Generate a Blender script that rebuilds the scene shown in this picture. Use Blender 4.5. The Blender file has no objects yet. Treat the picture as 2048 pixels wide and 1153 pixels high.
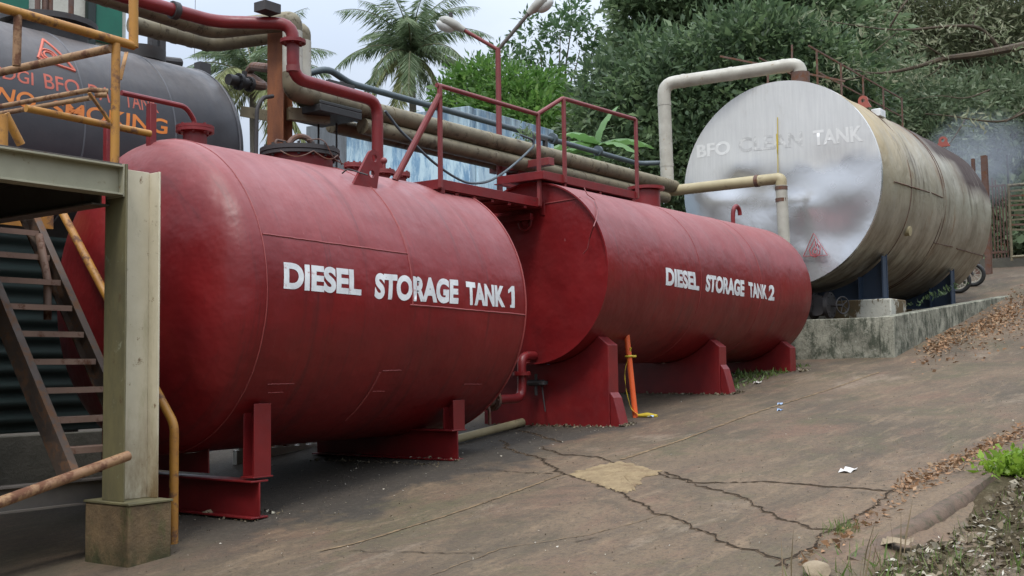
import bpy, bmesh, math, random
import numpy as np
from mathutils import Vector, Matrix
C = bpy.context.scene
R = math.radians
random.seed(7); rng = np.random.default_rng(7)

# ------------------------------------------------------------------ camera
W, H, FPX = 2048.0, 1153.0, 2277.9
YAW, PITCH, ROLL, CZ = 0.6333, 0.0697, -0.0135, 1.762
_cy, _sy = math.cos(YAW), math.sin(YAW)
FWD = Vector((_cy*math.cos(PITCH), _sy*math.cos(PITCH), math.sin(PITCH)))
_r = Vector((_sy, -_cy, 0)); _u = _r.cross(FWD)
RGT = math.cos(ROLL)*_r + math.sin(ROLL)*_u
UPV = -math.sin(ROLL)*_r + math.cos(ROLL)*_u
CAM = Vector((0, 0, CZ))
cd = bpy.data.cameras.new('camera'); cam = bpy.data.objects.new('camera', cd)
C.collection.objects.link(cam)
cd.sensor_width = 36; cd.lens = 36*FPX/W; cd.clip_end = 2000; cd.clip_start = .05
m = Matrix.Identity(4)
for i in range(3):
    m[i][0], m[i][1], m[i][2], m[i][3] = RGT[i], UPV[i], -FWD[i], CAM[i]
cam.matrix_world = m
C.camera = cam

# ------------------------------------------------------------------ sky, sun, exposure
SUN_EL, SUN_AZ = R(58), R(205)      # azimuth: direction towards the sun, CCW from +X
wd = bpy.data.worlds.new('World'); C.world = wd; wd.use_nodes = True
nt = wd.node_tree; nt.nodes.clear()
N = nt.nodes.new; L = nt.links.new
sky = N('ShaderNodeTexSky'); sky.sky_type = 'NISHITA'; sky.sun_disc = False
sky.sun_elevation = SUN_EL; sky.sun_rotation = math.pi/2 - SUN_AZ
tc = N('ShaderNodeTexCoord'); mp = N('ShaderNodeMapping'); mp.inputs['Scale'].default_value = (1, 1, 2.6)
nz = N('ShaderNodeTexNoise'); nz.inputs['Scale'].default_value = 2.2; nz.inputs['Detail'].default_value = 6
cr = N('ShaderNodeValToRGB')
cr.color_ramp.elements[0].position = .32; cr.color_ramp.elements[0].color = (4.9, 5.55, 6.6, 1)
cr.color_ramp.elements[1].position = .7; cr.color_ramp.elements[1].color = (7.3, 7.75, 8.3, 1)
mx = N('ShaderNodeMix'); mx.data_type = 'RGBA'; mx.inputs['Factor'].default_value = .88
bg = N('ShaderNodeBackground'); bg.inputs['Strength'].default_value = .1
wo = N('ShaderNodeOutputWorld')
L(tc.outputs['Generated'], mp.inputs['Vector']); L(mp.outputs['Vector'], nz.inputs['Vector'])
L(nz.outputs['Fac'], cr.inputs['Fac']); L(sky.outputs['Color'], mx.inputs['A']); L(cr.outputs['Color'], mx.inputs['B'])
sx = N('ShaderNodeSeparateXYZ'); L(tc.outputs['Generated'], sx.inputs[0])
mr = N('ShaderNodeMapRange'); mr.inputs['From Min'].default_value = .12; mr.inputs['From Max'].default_value = .95; mr.inputs['To Min'].default_value = .53; mr.inputs['To Max'].default_value = 2.5
L(sx.outputs['Z'], mr.inputs['Value'])
vm = N('ShaderNodeVectorMath'); vm.operation = 'SCALE'; L(mx.outputs['Result'], vm.inputs[0]); L(mr.outputs['Result'], vm.inputs['Scale'])
L(vm.outputs[0], bg.inputs['Color']); L(bg.outputs['Background'], wo.inputs['Surface'])
sd = bpy.data.lights.new('sun', 'SUN'); so = bpy.data.objects.new('sun', sd); C.collection.objects.link(so)
sd.energy = 1.2; sd.angle = R(14); sd.color = (1, .96, .9)
sv = Vector((math.cos(SUN_EL)*math.cos(SUN_AZ), math.cos(SUN_EL)*math.sin(SUN_AZ), math.sin(SUN_EL)))
so.rotation_euler = sv.to_track_quat('Z', 'Y').to_euler()
C.view_settings.view_transform = 'Standard'; C.view_settings.look = 'None'
C.view_settings.exposure = .78; C.view_settings.gamma = 1; C.view_settings.use_curve_mapping = False
C.cycles.max_bounces = 6; C.cycles.transparent_max_bounces = 12; C.cycles.volume_bounces = 0

# ------------------------------------------------------------------ measuring helpers
def ray(px, py):
    return FWD + RGT*((px-W/2)/FPX) + UPV*((H/2-py)/FPX)
def at(px, py, X=None, Y=None, Z=None, D=None):
    d = ray(px, py)
    if X is not None: t = X/d.x
    elif Y is not None: t = Y/d.y
    elif Z is not None: t = (Z-CZ)/d.z
    else: t = D
    return CAM + d*t
def gz(x, y=5):
    if x < -20: z = .105*-20 + .03*(x+20)
    elif x <= 17: z = .105*x
    elif x <= 30: z = 1.785 + .165*(x-17)
    elif x <= 45: z = 3.93 + .13*(x-30)
    else: z = 5.88 + .05*(min(x, 80)-45)
    k = 2.35 - .06*(x-6)
    if y < k - .1 and x < 40: z -= .07 + .02*min(6, k-y)
    return z
def onground(px, py):
    d = ray(px, py); t = 1.0
    while t < 200:
        p = CAM + d*t
        if p.z <= gz(p.x, 5): break
        t += .02
    return p

# ------------------------------------------------------------------ object helpers
def finish(bm, smooth=35):
    me = bpy.data.meshes.new('mesh')
    bmesh.ops.recalc_face_normals(bm, faces=bm.faces)
    bm.to_mesh(me); bm.free()
    if smooth:
        me.shade_smooth(); me.set_sharp_from_angle(angle=R(smooth))
    return me
def link(name, me, loc=(0, 0, 0)):
    o = bpy.data.objects.new(name, me); o.location = loc; C.collection.objects.link(o); return o
def tag(o, label, cat, group=None, kind=None):
    if label: o['label'] = label
    if cat: o['category'] = cat
    if group: o['group'] = group
    if kind: o['kind'] = kind
    return o
ORG = {}
def thing(name, label, cat, loc, group=None):
    o = link(name, None, loc); o.empty_display_size = .2; ORG[o] = Vector(loc)
    return tag(o, label, cat, group)
def part(name, bm, mat, parent, bevel=0, smooth=35, label=None):
    """bm (or a mesh) in world coordinates -> child object of parent"""
    o0 = ORG[parent]
    if isinstance(bm, bmesh.types.BMesh):
        bmesh.ops.translate(bm, verts=bm.verts, vec=-o0); me = finish(bm, smooth)
    else:
        me = bm; me.transform(Matrix.Translation(-o0))
    if mat is not None: me.materials.append(mat)
    me.name = name
    o = bpy.data.objects.new(name, me); C.collection.objects.link(o); o.parent = parent; ORG[o] = o0
    if bevel:
        b = o.modifiers.new('bevel', 'BEVEL'); b.width = bevel; b.segments = 2; b.limit_method = 'ANGLE'
    if label: o['label'] = label
    return o
def solo(name, bm, mat, label, cat, loc, group=None, kind=None, bevel=0, smooth=35):
    loc = Vector(loc)
    if isinstance(bm, bmesh.types.BMesh):
        bmesh.ops.translate(bm, verts=bm.verts, vec=-loc); me = finish(bm, smooth)
    else:
        me = bm; me.transform(Matrix.Translation(-loc))
    me.name = name
    if mat is not None:
        for q in (mat if isinstance(mat, list) else [mat]): me.materials.append(q)
    o = link(name, me, loc); tag(o, label, cat, group, kind); ORG[o] = loc
    if bevel:
        b = o.modifiers.new('bevel', 'BEVEL'); b.width = bevel; b.segments = 2; b.limit_method = 'ANGLE'
    return o
def islands(bm):
    bm.verts.ensure_lookup_table(); seen = set(); res = []
    for v0 in bm.verts:
        if v0 in seen: continue
        st = [v0]; seen.add(v0); g = []
        while st:
            v = st.pop(); g.append(v)
            for e in v.link_edges:
                w = e.other_vert(v)
                if w not in seen: seen.add(w); st.append(w)
        nb = bmesh.new(); mp = {v: nb.verts.new(v.co) for v in g}
        for f in {f for v in g for f in v.link_faces}: nb.faces.new([mp[v] for v in f.verts])
        res.append(nb)
    bm.free(); return res
def pieces(name, bm, mat, parent, bevel=0):
    for b in islands(bm): part(name, b, mat, parent, bevel)
V = Vector; S_ = math.sin
def NB(): return bmesh.new()
def box(bm, a, b, mi=0):
    a, b = V(a), V(b)
    lo = [min(a[i], b[i]) for i in range(3)]; hi = [max(a[i], b[i]) for i in range(3)]
    vs = [bm.verts.new((x, y, z)) for z in (lo[2], hi[2]) for y in (lo[1], hi[1]) for x in (lo[0], hi[0])]
    for f in ((0, 2, 3, 1), (4, 5, 7, 6), (0, 1, 5, 4), (2, 6, 7, 3), (0, 4, 6, 2), (1, 3, 7, 5)):
        bm.faces.new([vs[i] for i in f]).material_index = mi
def frame(ax, up=None):
    ax = ax.normalized(); up = V(up) if up is not None else V((0, 0, 1))
    if abs(ax.dot(up)) > .95: up = V((1, 0, 0))
    s = ax.cross(up).normalized(); return s, s.cross(ax).normalized()
def bar(bm, p0, p1, w, h, up=None, du=0, ds=0):
    p0, p1 = V(p0), V(p1); s, u = frame(p1-p0, up)
    vs = []
    for p in (p0, p1):
        for a, b in ((-1, -1), (1, -1), (1, 1), (-1, 1)):
            vs.append(bm.verts.new(p + s*(a*w/2+ds) + u*(b*h/2+du)))
    for f in ((0, 1, 2, 3), (7, 6, 5, 4), (0, 4, 5, 1), (1, 5, 6, 2), (2, 6, 7, 3), (3, 7, 4, 0)):
        bm.faces.new([vs[i] for i in f])
def hbeam(bm, p0, p1, w, h, t=.012, up=None):
    bar(bm, p0, p1, t, h-2*t, up)
    bar(bm, p0, p1, w, t, up, du=h/2-t/2); bar(bm, p0, p1, w, t, up, du=-h/2+t/2)
def channel(bm, p0, p1, w, h, t=.01, up=None, side=1):
    bar(bm, p0, p1, t, h-2*t, up, ds=-side*(w/2-t/2))
    bar(bm, p0, p1, w, t, up, du=h/2-t/2); bar(bm, p0, p1, w, t, up, du=-h/2+t/2)
def fillet(pts, rad, n=5):
    pts = [V(p) for p in pts]; out = [pts[0]]
    for i in range(1, len(pts)-1):
        a, b, c = pts[i-1], pts[i], pts[i+1]
        d1, d2 = (a-b), (c-b)
        k = min(rad, d1.length*.48, d2.length*.48)
        s, e = b + d1.normalized()*k, b + d2.normalized()*k
        for j in range(n+1):
            t = j/n; out.append(s*(1-t)**2 + b*2*t*(1-t) + e*t*t)
    out.append(pts[-1]); return out
def tube(bm, pts, r, seg=12, rad=0, caps=True):
    pts = fillet(pts, rad) if rad else [V(p) for p in pts]
    rs = r if isinstance(r, (list, tuple)) else [r]*len(pts)
    u = None; rings = []
    for i, p in enumerate(pts):
        d = (pts[min(i+1, len(pts)-1)] - pts[max(i-1, 0)]).normalized()
        if u is None: s, u = frame(d)
        u = (u - d*u.dot(d)).normalized(); s = d.cross(u)
        rings.append([bm.verts.new(p + (s*math.cos(2*math.pi*k/seg) + u*math.sin(2*math.pi*k/seg))*rs[i]) for k in range(seg)])
    for a, b in zip(rings, rings[1:]):
        for k in range(seg):
            bm.faces.new((a[k], a[(k+1) % seg], b[(k+1) % seg], b[k]))
    if caps:
        bm.faces.new(rings[0][::-1]); bm.faces.new(rings[-1])
def cyl(bm, p0, p1, r, seg=20): tube(bm, [p0, p1], r, seg)
def lathe_x(bm, prof, yc, zc, seg=96, cap0=False, cap1=False):
    rings = []
    for x, r in prof:
        if r < 1e-5: rings.append([bm.verts.new((x, yc, zc))]*seg); continue
        rings.append([bm.verts.new((x, yc+r*math.cos(2*math.pi*k/seg), zc+r*math.sin(2*math.pi*k/seg))) for k in range(seg)])
    for a, b in zip(rings, rings[1:]):
        for k in range(seg):
            q = [a[k], a[(k+1) % seg], b[(k+1) % seg], b[k]]
            q2 = list(dict.fromkeys(q))
            if len(q2) > 2: bm.faces.new(q2)
    if cap0: bm.faces.new(rings[0])
    if cap1: bm.faces.new(rings[-1][::-1])
def prism(bm, poly, axis, a, b):
    """poly: list of 2D points; axis 0 -> (y,z) extruded in x etc."""
    def mk(p, t):
        q = [0, 0, 0]; o = [i for i in range(3) if i != axis]; q[o[0]], q[o[1]] = p; q[axis] = t; return bm.verts.new(q)
    A = [mk(p, a) for p in poly]; B = [mk(p, b) for p in poly]
    bm.faces.new(A); bm.faces.new(B[::-1]); n = len(poly)
    for i in range(n): bm.faces.new((A[i], B[i], B[(i+1) % n], A[(i+1) % n]))
def torus(bm, c, ax, R0, r, a0=0, a1=2*math.pi, seg=28, s2=8):
    ax = V(ax).normalized(); s, u = frame(ax)
    pts = [V(c) + (s*math.cos(a0+(a1-a0)*k/seg) + u*math.sin(a0+(a1-a0)*k/seg))*R0 for k in range(seg+1)]
    tube(bm, pts, r, s2)
def flange(bm, c, ax, r, t, bolts=8, rb=.012):
    c, ax = V(c), V(ax).normalized()
    cyl(bm, c-ax*t*1.05, c-ax*t*.05, r, 24); cyl(bm, c+ax*t*.05, c+ax*t*1.05, r, 24)
    s, u = frame(ax)
    for k in range(bolts):
        q = c + (s*math.cos(k*2*math.pi/bolts) + u*math.sin(k*2*math.pi/bolts))*r*.8
        cyl(bm, q-ax*t*1.7, q+ax*t*1.7, rb, 6)

# ------------------------------------------------------------------ materials
class M:
    def __init__(s, name):
        s.m = bpy.data.materials.new(name); s.m.use_nodes = True; s.t = s.m.node_tree
        s.b = s.t.nodes['Principled BSDF']; s.tc = s.n('ShaderNodeTexCoord')
    def n(s, k, **kw):
        q = s.t.nodes.new(k)
        for a, b in kw.items(): setattr(q, a, b)
        return q
    def l(s, a, b): s.t.links.new(a, b)
    def vec(s, sc=(1, 1, 1), coord='Object'):
        q = s.n('ShaderNodeMapping'); q.inputs['Scale'].default_value = sc; s.l(s.tc.outputs[coord], q.inputs['Vector']); return q.outputs['Vector']
    def noise(s, scale, detail=5, rough=.6, sc=(1, 1, 1), dist=0):
        q = s.n('ShaderNodeTexNoise'); q.inputs['Scale'].default_value = scale; q.inputs['Detail'].default_value = detail
        q.inputs['Roughness'].default_value = rough; q.inputs['Distortion'].default_value = dist
        s.l(s.vec(sc), q.inputs['Vector']); return q.outputs['Fac']
    def ramp(s, f, a, b, va=0, vb=1):
        q = s.n('ShaderNodeMapRange'); q.inputs['From Min'].default_value = a; q.inputs['From Max'].default_value = b
        q.inputs['To Min'].default_value = va; q.inputs['To Max'].default_value = vb; s.l(f, q.inputs['Value']); return q.outputs['Result']
    def mul(s, a, b, op='MULTIPLY'):
        q = s.n('ShaderNodeMath', operation=op); q.use_clamp = True
        for i, v in enumerate((a, b)):
            if isinstance(v, (int, float)): q.inputs[i].default_value = v
            else: s.l(v, q.inputs[i])
        return q.outputs[0]
    def mix(s, f, a, b):
        q = s.n('ShaderNodeMix', data_type='RGBA')
        for nm, v in (('Factor', f), ('A', a), ('B', b)):
            if isinstance(v, tuple): q.inputs[nm].default_value = (*v, 1)
            elif isinstance(v, (int, float)): q.inputs[nm].default_value = v
            else: s.l(v, q.inputs[nm])
        return q.outputs['Result']
    def xyz(s):
        q = s.n('ShaderNodeSeparateXYZ'); s.l(s.tc.outputs['Object'], q.inputs[0]); return q.outputs
    def nrm(s):
        g = s.n('ShaderNodeNewGeometry'); q = s.n('ShaderNodeSeparateXYZ'); s.l(g.outputs['Normal'], q.inputs[0]); return q.outputs
    def bump(s, h, st=.3, d=.02):
        q = s.n('ShaderNodeBump'); q.inputs['Strength'].default_value = st; q.inputs['Distance'].default_value = d
        s.l(h, q.inputs['Height']); s.l(q.outputs[0], s.b.inputs['Normal'])
    def out(s, col=None, rough=None, metal=None, spec=None):
        for nm, v in (('Base Color', col), ('Roughness', rough), ('Metallic', metal), ('Specular IOR Level', spec)):
            if v is None: continue
            if isinstance(v, tuple): s.b.inputs[nm].default_value = (*v, 1)
            elif isinstance(v, (int, float)): s.b.inputs[nm].default_value = v
            else: s.l(v, s.b.inputs[nm])
        return s.m
def paint(name, col, col2, rust=(.12, .05, .025), rough=.42, wear=.62, scale=3, dust=None, bump=.12, rustamt=1.0):
    q = M(name)
    c = q.mix(q.ramp(q.noise(scale, 6), .3, .7), col, col2)
    if dust:
        top = q.ramp(q.nrm()['Z'], .15, .95)
        k = q.mul(top, q.ramp(q.noise(5, 6, .7, (.6, 1, 1)), .25, .75, .25, .8))
        c = q.mix(k, c, dust)
    w = q.mul(q.ramp(q.noise(9, 8, .7), wear, wear+.1), rustamt)
    c = q.mix(w, c, rust)
    rg = q.ramp(q.noise(14, 5), .3, .7, rough-.07, rough+.1)
    q.bump(q.noise(22, 5), bump, .01)
    return q.out(c, q.mul(rg, q.mul(w, .3), 'ADD'), 0)
RED, RED2, REDDUSTSHEEN = (.19, .0095, .0108), (.135, .008, .0095), (.3, .12, .118)
def tank_red(name):
    q = M(name)
    c = q.mix(q.ramp(q.noise(1.3, 7, .68, (.6, 1, 1)), .34, .66), RED, RED2)
    n = q.nrm()['Z']
    streak = q.noise(6, 8, .78, (1.8, .2, .2))
    k = q.mul(q.ramp(n, .25, .95), q.ramp(streak, .3, .68, .25, .95))
    fade = q.mul(q.ramp(q.noise(.9, 6, .7, (.7, 1, 1)), .52, .66), q.ramp(n, -.2, .5)); c = q.mix(q.mul(fade, .6), c, (.23, .03, .03))
    run = q.mul(q.ramp(q.noise(4.5, 7, .75, (2.4, .09, .09)), .54, .64), .65); c = q.mix(run, c, (.075, .009, .01))
    c = q.mix(k, c, REDDUSTSHEEN)  # crest dust, with the pale sky sheen painted into its tone
    sc = q.ramp(q.noise(30, 4, .8, (1, .12, .1)), .68, .74)
    c = q.mix(q.mul(sc, .4), c, (.42, .2, .2))
    sp = q.ramp(q.noise(22, 6, .75), .66, .71)
    c = q.mix(q.mul(sp, .75), c, (.045, .012, .012))
    rg = q.mul(q.ramp(q.noise(3, 7, .7, (1, .5, .5)), .3, .7, .3, .5), q.mul(k, .14), 'ADD')
    h = q.mul(q.noise(1.7, 4, .5), q.mul(q.noise(6, 4, .5), .06), 'ADD')
    q.bump(h, .6, .07)
    return q.out(c, rg, 0, .42)
m_tank = tank_red('tank red paint')
m_red = paint('red paint', (.18, .011, .012), (.13, .009, .011), rough=.4, wear=.64, scale=5, rust=(.07, .022, .018))
m_redold = paint('weathered red paint', (.2, .03, .03), (.14, .025, .025), rough=.55, wear=.6, dust=(.24, .09, .085))
m_seam = paint('weld seam', (.27, .055, .05), (.18, .022, .022), rough=.5, wear=.66)
m_white = paint('white stencil paint', (.74, .76, .76), (.5, .51, .52), rust=(.36, .12, .12), rough=.55, wear=.6, scale=6)
m_yellow = paint('yellow rail paint', (.42, .2, .025), (.3, .13, .025), rough=.5, wear=.52, scale=4, rust=(.13, .06, .03))
m_yellowrust = paint('rusty yellow pipe', (.33, .2, .09), (.2, .1, .05), rough=.6, wear=.5)
m_beam = paint('pale green beam paint', (.33, .31, .22), (.25, .235, .165), rust=(.16, .09, .03), rough=.55, wear=.62)
q = M('stained column paint'); _z = q.xyz()['Z']
_c = q.mix(q.ramp(q.noise(3, 6), .3, .7), (.56, .505, .38), (.46, .41, .29))
_st = q.noise(3, 8, .75, (1.2, 1.2, .3))
_c = q.mix(q.ramp(_st, .5, .68, 0, .55), _c, (.22, .2, .1))
_c = q.mix(q.mul(q.ramp(_z, .75, .0), q.ramp(q.noise(6, 7, .75, (1, 1, .4)), .3, .6)), _c, (.15, .095, .04))
_tp = q.mul(q.ramp(_z, 2.35, 2.75), q.ramp(q.noise(5, 7, .75, (1, 1, .3)), .38, .58)); _c = q.mix(_tp, _c, (.24, .15, .05))
_c = q.mix(q.ramp(q.noise(9, 8, .75), .6, .66), _c, (.13, .065, .025))
_c = q.mix(q.ramp(q.noise(2.6, 5, .6, (1, 1, .5)), .64, .66, 0, .7), _c, (.38, .4, .38))
q.bump(q.noise(14, 6), .2, .01); m_col = q.out(_c, .5, 0)
m_greybeam = paint('grey steel', (.1, .085, .07), (.065, .055, .047), rough=.6, wear=.6, rust=(.08, .045, .03))
m_string = paint('rusty stringer steel', (.1, .068, .048), (.06, .043, .033), rough=.65, wear=.5, rust=(.14, .07, .035))
m_tread = paint('stair tread steel', (.28, .18, .13), (.18, .115, .085), rough=.6, wear=.55)
m_dark = paint('dark iron', (.025, .024, .026), (.04, .034, .032), rough=.6, wear=.62, rust=(.06, .03, .02))
m_black = paint('black rubber', (.015, .015, .015), (.02, .02, .02), rough=.6, wear=.9)
m_insul = paint('weathered pipe cladding', (.165, .135, .08), (.09, .075, .045), rust=(.05, .035, .02), rough=.6, wear=.55, scale=5, dust=(.25, .215, .13))
m_clad = paint('aluminium pipe cladding', (.44, .42, .36), (.3, .28, .23), rust=(.22, .14, .06), rough=.45, wear=.6, scale=4)
m_clady = paint('yellowed pipe cladding', (.4, .34, .2), (.28, .23, .13), rust=(.14, .09, .05), rough=.5, wear=.6)
m_blue = paint('blue grey pipe', (.075, .1, .115), (.05, .065, .075), rough=.5, wear=.65)
m_saddle = paint('navy saddle paint', (.022, .04, .075), (.03, .045, .07), rough=.55, wear=.66)
m_rust = M('rust column')
_c = m_rust.mix(m_rust.ramp(m_rust.noise(7, 7, .7, (1, 1, .25)), .3, .7), (.24, .085, .03), (.1, .035, .018))
m_rust.bump(m_rust.noise(30, 5), .3, .01); m_rust = m_rust.out(_c, .8, 0)
m_rust2 = paint('rusted rail', (.13, .07, .05), (.08, .045, .035), rough=.7, wear=.5)
m_orange = paint('orange plastic', (.72, .12, .03), (.62, .1, .03), rough=.4, wear=.8)
m_yel2 = paint('yellow tape', (.6, .45, .03), (.4, .3, .03), rough=.5, wear=.7)
m_lamp = paint('lamp housing', (.36, .35, .31), (.27, .265, .235), rough=.45, wear=.68, rust=(.15, .14, .11))
m_glass = paint('lamp bowl', (.5, .5, .47), (.42, .42, .4), rough=.2, wear=.8)
def concrete(name, a, b, moss=(.04, .05, .025), mz=.55, drip=True, sc=3):
    q = M(name)
    c = q.mix(q.ramp(q.noise(sc, 8, .7), .3, .7), a, b)
    c = q.mix(q.ramp(q.noise(sc*1.7, 8, .75, (1, 1, .35 if drip else 1)), mz, mz+.15), c, moss)
    c = q.mix(q.ramp(q.noise(40, 4), .6, .75, 0, .5), c, tuple(v*.4 for v in a))
    q.bump(q.noise(18, 8, .7), .5, .02); return q.out(c, .85, 0, .3)
q = M('mossy basin concrete')
_c = q.mix(q.ramp(q.noise(2.2, 9, .78), .38, .62), (.34, .33, .26), (.13, .125, .095))
_c = q.mix(q.ramp(q.noise(5, 9, .82, (1, 1, .6)), .47, .58, 0, .9), _c, (.045, .052, .035))
_c = q.mix(q.ramp(q.noise(3, 8, .75, (1, 1, .15)), .55, .66, 0, .7), _c, (.05, .05, .035))
_c = q.mix(q.ramp(q.noise(11, 7, .8), .6, .68, 0, .7), _c, (.42, .41, .35))
q.bump(q.noise(12, 8, .75), .7, .025); m_basin = q.out(_c, .88, 0, .3)
q = M('stained plinth concrete')
_c = q.mix(q.ramp(q.noise(5, 8, .75), .35, .65), (.18, .12, .062), (.1, .07, .04))
_c = q.mix(q.ramp(q.noise(4, 8, .8, (1, 1, .5)), .52, .66), _c, (.085, .088, .032))
_c = q.mix(q.mul(q.ramp(q.xyz()['Z'], .16, .0), q.ramp(q.noise(9, 7, .8), .35, .55)), _c, (.035, .04, .016))
q.bump(q.noise(14, 8, .75), .7, .025); m_plinth = q.out(_c, .9, 0, .3)
q = M('peeling painted concrete')
_c = q.mix(q.ramp(q.noise(1.6, 7, .75, (1, 1, .5)), .46, .5), (.42, .41, .35), (.1, .07, .035))
_c = q.mix(q.ramp(q.noise(6, 8, .8), .55, .65, 0, .8), _c, (.07, .07, .04)); q.bump(q.noise(9, 7, .7), .5, .02); m_ped = q.out(_c, .85, 0, .3)
m_kerb = concrete('kerb concrete', (.15, .1, .07), (.08, .058, .042), moss=(.05, .05, .025), mz=.5, drip=False, sc=6)
m_lowwall = concrete('grey low wall', (.12, .11, .09), (.08, .075, .06), mz=.6)
m_stone = concrete('pale stone', (.3, .24, .16), (.2, .15, .1), mz=.7, drip=False, sc=9)
q = M('peeling blue wall paint')
_v = q.noise(.9, 8, .75, (1, 1, .35)); _v2 = q.noise(5, 9, .8, (1, 1, .16)); _z = q.xyz()['Z']
_c = q.mix(q.ramp(_v2, .44, .55), (.15, .28, .42), (.46, .61, .68))
_c = q.mix(q.ramp(_v, .58, .7, 0, .75), _c, (.15, .18, .21))
_t = q.mul(q.ramp(_z, 3.7, 4.5), q.ramp(q.noise(3, 6, .7, (1.5, 1.5, .15)), .3, .6))
_c = q.mix(_t, _c, (.085, .09, .1))
q.bump(_v2, .15, .02); m_bluewall = q.out(_c, .85, 0, .3)
q = M('grey wall concrete')
_c = q.mix(q.ramp(q.noise(3, 8, .7, (1.2, 1.2, .25)), .35, .65), (.17, .19, .21), (.08, .085, .09))
q.bump(q.noise(12, 6), .2, .02); m_greywall = q.out(_c, .9, 0, .3)
q = M('green corrugated sheet'); m_green = q.out(q.mix(q.ramp(q.noise(3, 6), .3, .7), (.008, .02, .016), (.005, .012, .01)), .5, 0)
q = M('green door paint'); m_gdoor = q.out(q.mix(q.ramp(q.noise(3, 6), .3, .7), (.0, .12, .07), (.0, .09, .055)), .45, 0)
m_cream = concrete('cream wall', (.55, .53, .46), (.46, .44, .37), mz=.66)
m_pale = paint('white fence paint', (.6, .6, .55), (.5, .5, .46), rough=.6, wear=.66)
# black day tank: dark paint, dusty on top
q = M('black tank paint')
_c = q.mix(q.ramp(q.noise(2.4, 7, .7, (.8, 1, 1)), .3, .7), (.042, .043, .05), (.065, .062, .066))
_k = q.mul(q.ramp(q.nrm()['Z'], .25, 1), q.ramp(q.noise(6, 7, .7, (1.4, .3, .3)), .3, .7, .2, .9))
_c = q.mix(_k, _c, (.15, .125, .11))
q.bump(q.noise(3, 5), .15, .03); m_btank = q.out(_c, q.ramp(q.noise(9, 5), .3, .7, .42, .58), 0)
m_otext = paint('orange lettering', (.85, .27, .045), (.7, .2, .04), rough=.55, wear=.68, rust=(.2, .08, .04))
m_stext = paint('faded red lettering', (.62, .15, .09), (.48, .11, .075), rough=.6, wear=.62, rust=(.12, .05, .05))
m_band = paint('hoop band', (.13, .13, .14), (.09, .09, .1), rough=.5, wear=.64)
# silver cladding of the far tank
def silver(name, face):
    q = M(name); xyz = q.xyz()
    n1 = q.noise(1.6, 7, .65)
    if face:
        zz = q.n('ShaderNodeMath', operation='ADD'); q.l(xyz['Z'], zz.inputs[0]); q.l(q.ramp(q.noise(1.0, 3, .5, (1, 1, .6), .3), .25, .75, -.35, .35), zz.inputs[1])
        zf = q.ramp(zz.outputs[0], 2.56, 2.34)
        c = q.mix(q.ramp(q.noise(26, 4, .7, (1, 1, .06)), .3, .75), (.6, .6, .58), (.51, .51, .5))
        c = q.mix(q.mul(q.ramp(q.noise(4, 7, .75, (1, 1, .5)), .6, .72), .5), c, (.42, .41, .37))
        c = q.mix(zf, c, (.56, .565, .575))
        rg = q.mul(q.ramp(zf, 0, 1, .5, .21), q.ramp(q.noise(2, 2), .45, .75, 0, .12), 'ADD'); mt = q.ramp(zf, 0, 1, .2, .72)
        q.bump(q.noise(2.2, 3, .5, dist=.5), .12, .05)
        return q.out(c, rg, mt)
    nz_ = q.nrm()['Z']
    c = q.mix(q.ramp(n1, .35, .65), (.43, .4, .33), (.29, .26, .2))
    tan = q.mul(q.ramp(xyz['X'], .2, -3.0), q.ramp(nz_, -.35, .55))
    c = q.mix(q.mul(tan, q.ramp(q.noise(2, 6, .7, (1, .5, .5)), .2, .55)), c, (.43, .32, .16))
    rb = q.ramp(q.noise(1.5, 8, .75, (1.6, .5, .5), .6), .56, .66); c = q.mix(q.mul(rb, .75), c, (.24, .13, .055))
    st = q.mul(q.ramp(q.noise(2.0, 9, .75, (2.4, .4, .4), .4), .5, .57), q.ramp(q.noise(.9, 4, .6), .42, .58))
    c = q.mix(q.mul(q.mul(st, q.ramp(nz_, -.6, .2)), .85), c, (.1, .07, .045))
    sl = q.mul(q.ramp(q.noise(4, 7, .7, (2, .35, .35), .5), .56, .66), q.ramp(q.noise(1.2, 3), .4, .6)); c = q.mix(q.mul(sl, .6), c, (.4, .38, .33))
    rz = q.mul(q.ramp(xyz['X'], -.7, .8), q.ramp(nz_, .42, .56))
    rz2 = q.mul(q.ramp(xyz['X'], .9, 2.0), q.ramp(nz_, .12, .3)); rz = q.mul(rz, rz2, 'MAXIMUM')
    rr = q.mul(rz, q.ramp(q.noise(2.2, 8, .68, (2.4, .22, .22)), .28, .42))
    c = q.mix(q.mul(rr, .97), c, (.04, .024, .022))
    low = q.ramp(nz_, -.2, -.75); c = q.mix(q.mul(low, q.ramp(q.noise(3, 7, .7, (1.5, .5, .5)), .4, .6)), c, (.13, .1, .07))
    rn = q.mul(q.ramp(n1, .3, .7, .3, .5), q.mul(rr, .45), 'ADD')
    q.bump(q.noise(2.0, 5, .55, dist=.5), .45, .06)
    return q.out(c, rn, q.ramp(rr, 0, 1, .4, 0), .35)
m_silver = silver('silver cladding', False); m_face = silver('silver end plate', True)
m_ghost = paint('ghosted white letters', (.7, .7, .68), (.63, .63, .61), rust=(.5, .5, .48), rough=.6, wear=.56)
m_ghost2 = paint('ghosted grey letters', (.36, .36, .35), (.5, .5, .49), rust=(.62, .62, .6), rough=.6, wear=.48)
m_sign = paint('thin red sign outline', (.42, .05, .06), (.34, .06, .07), rough=.5, wear=.66)

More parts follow.
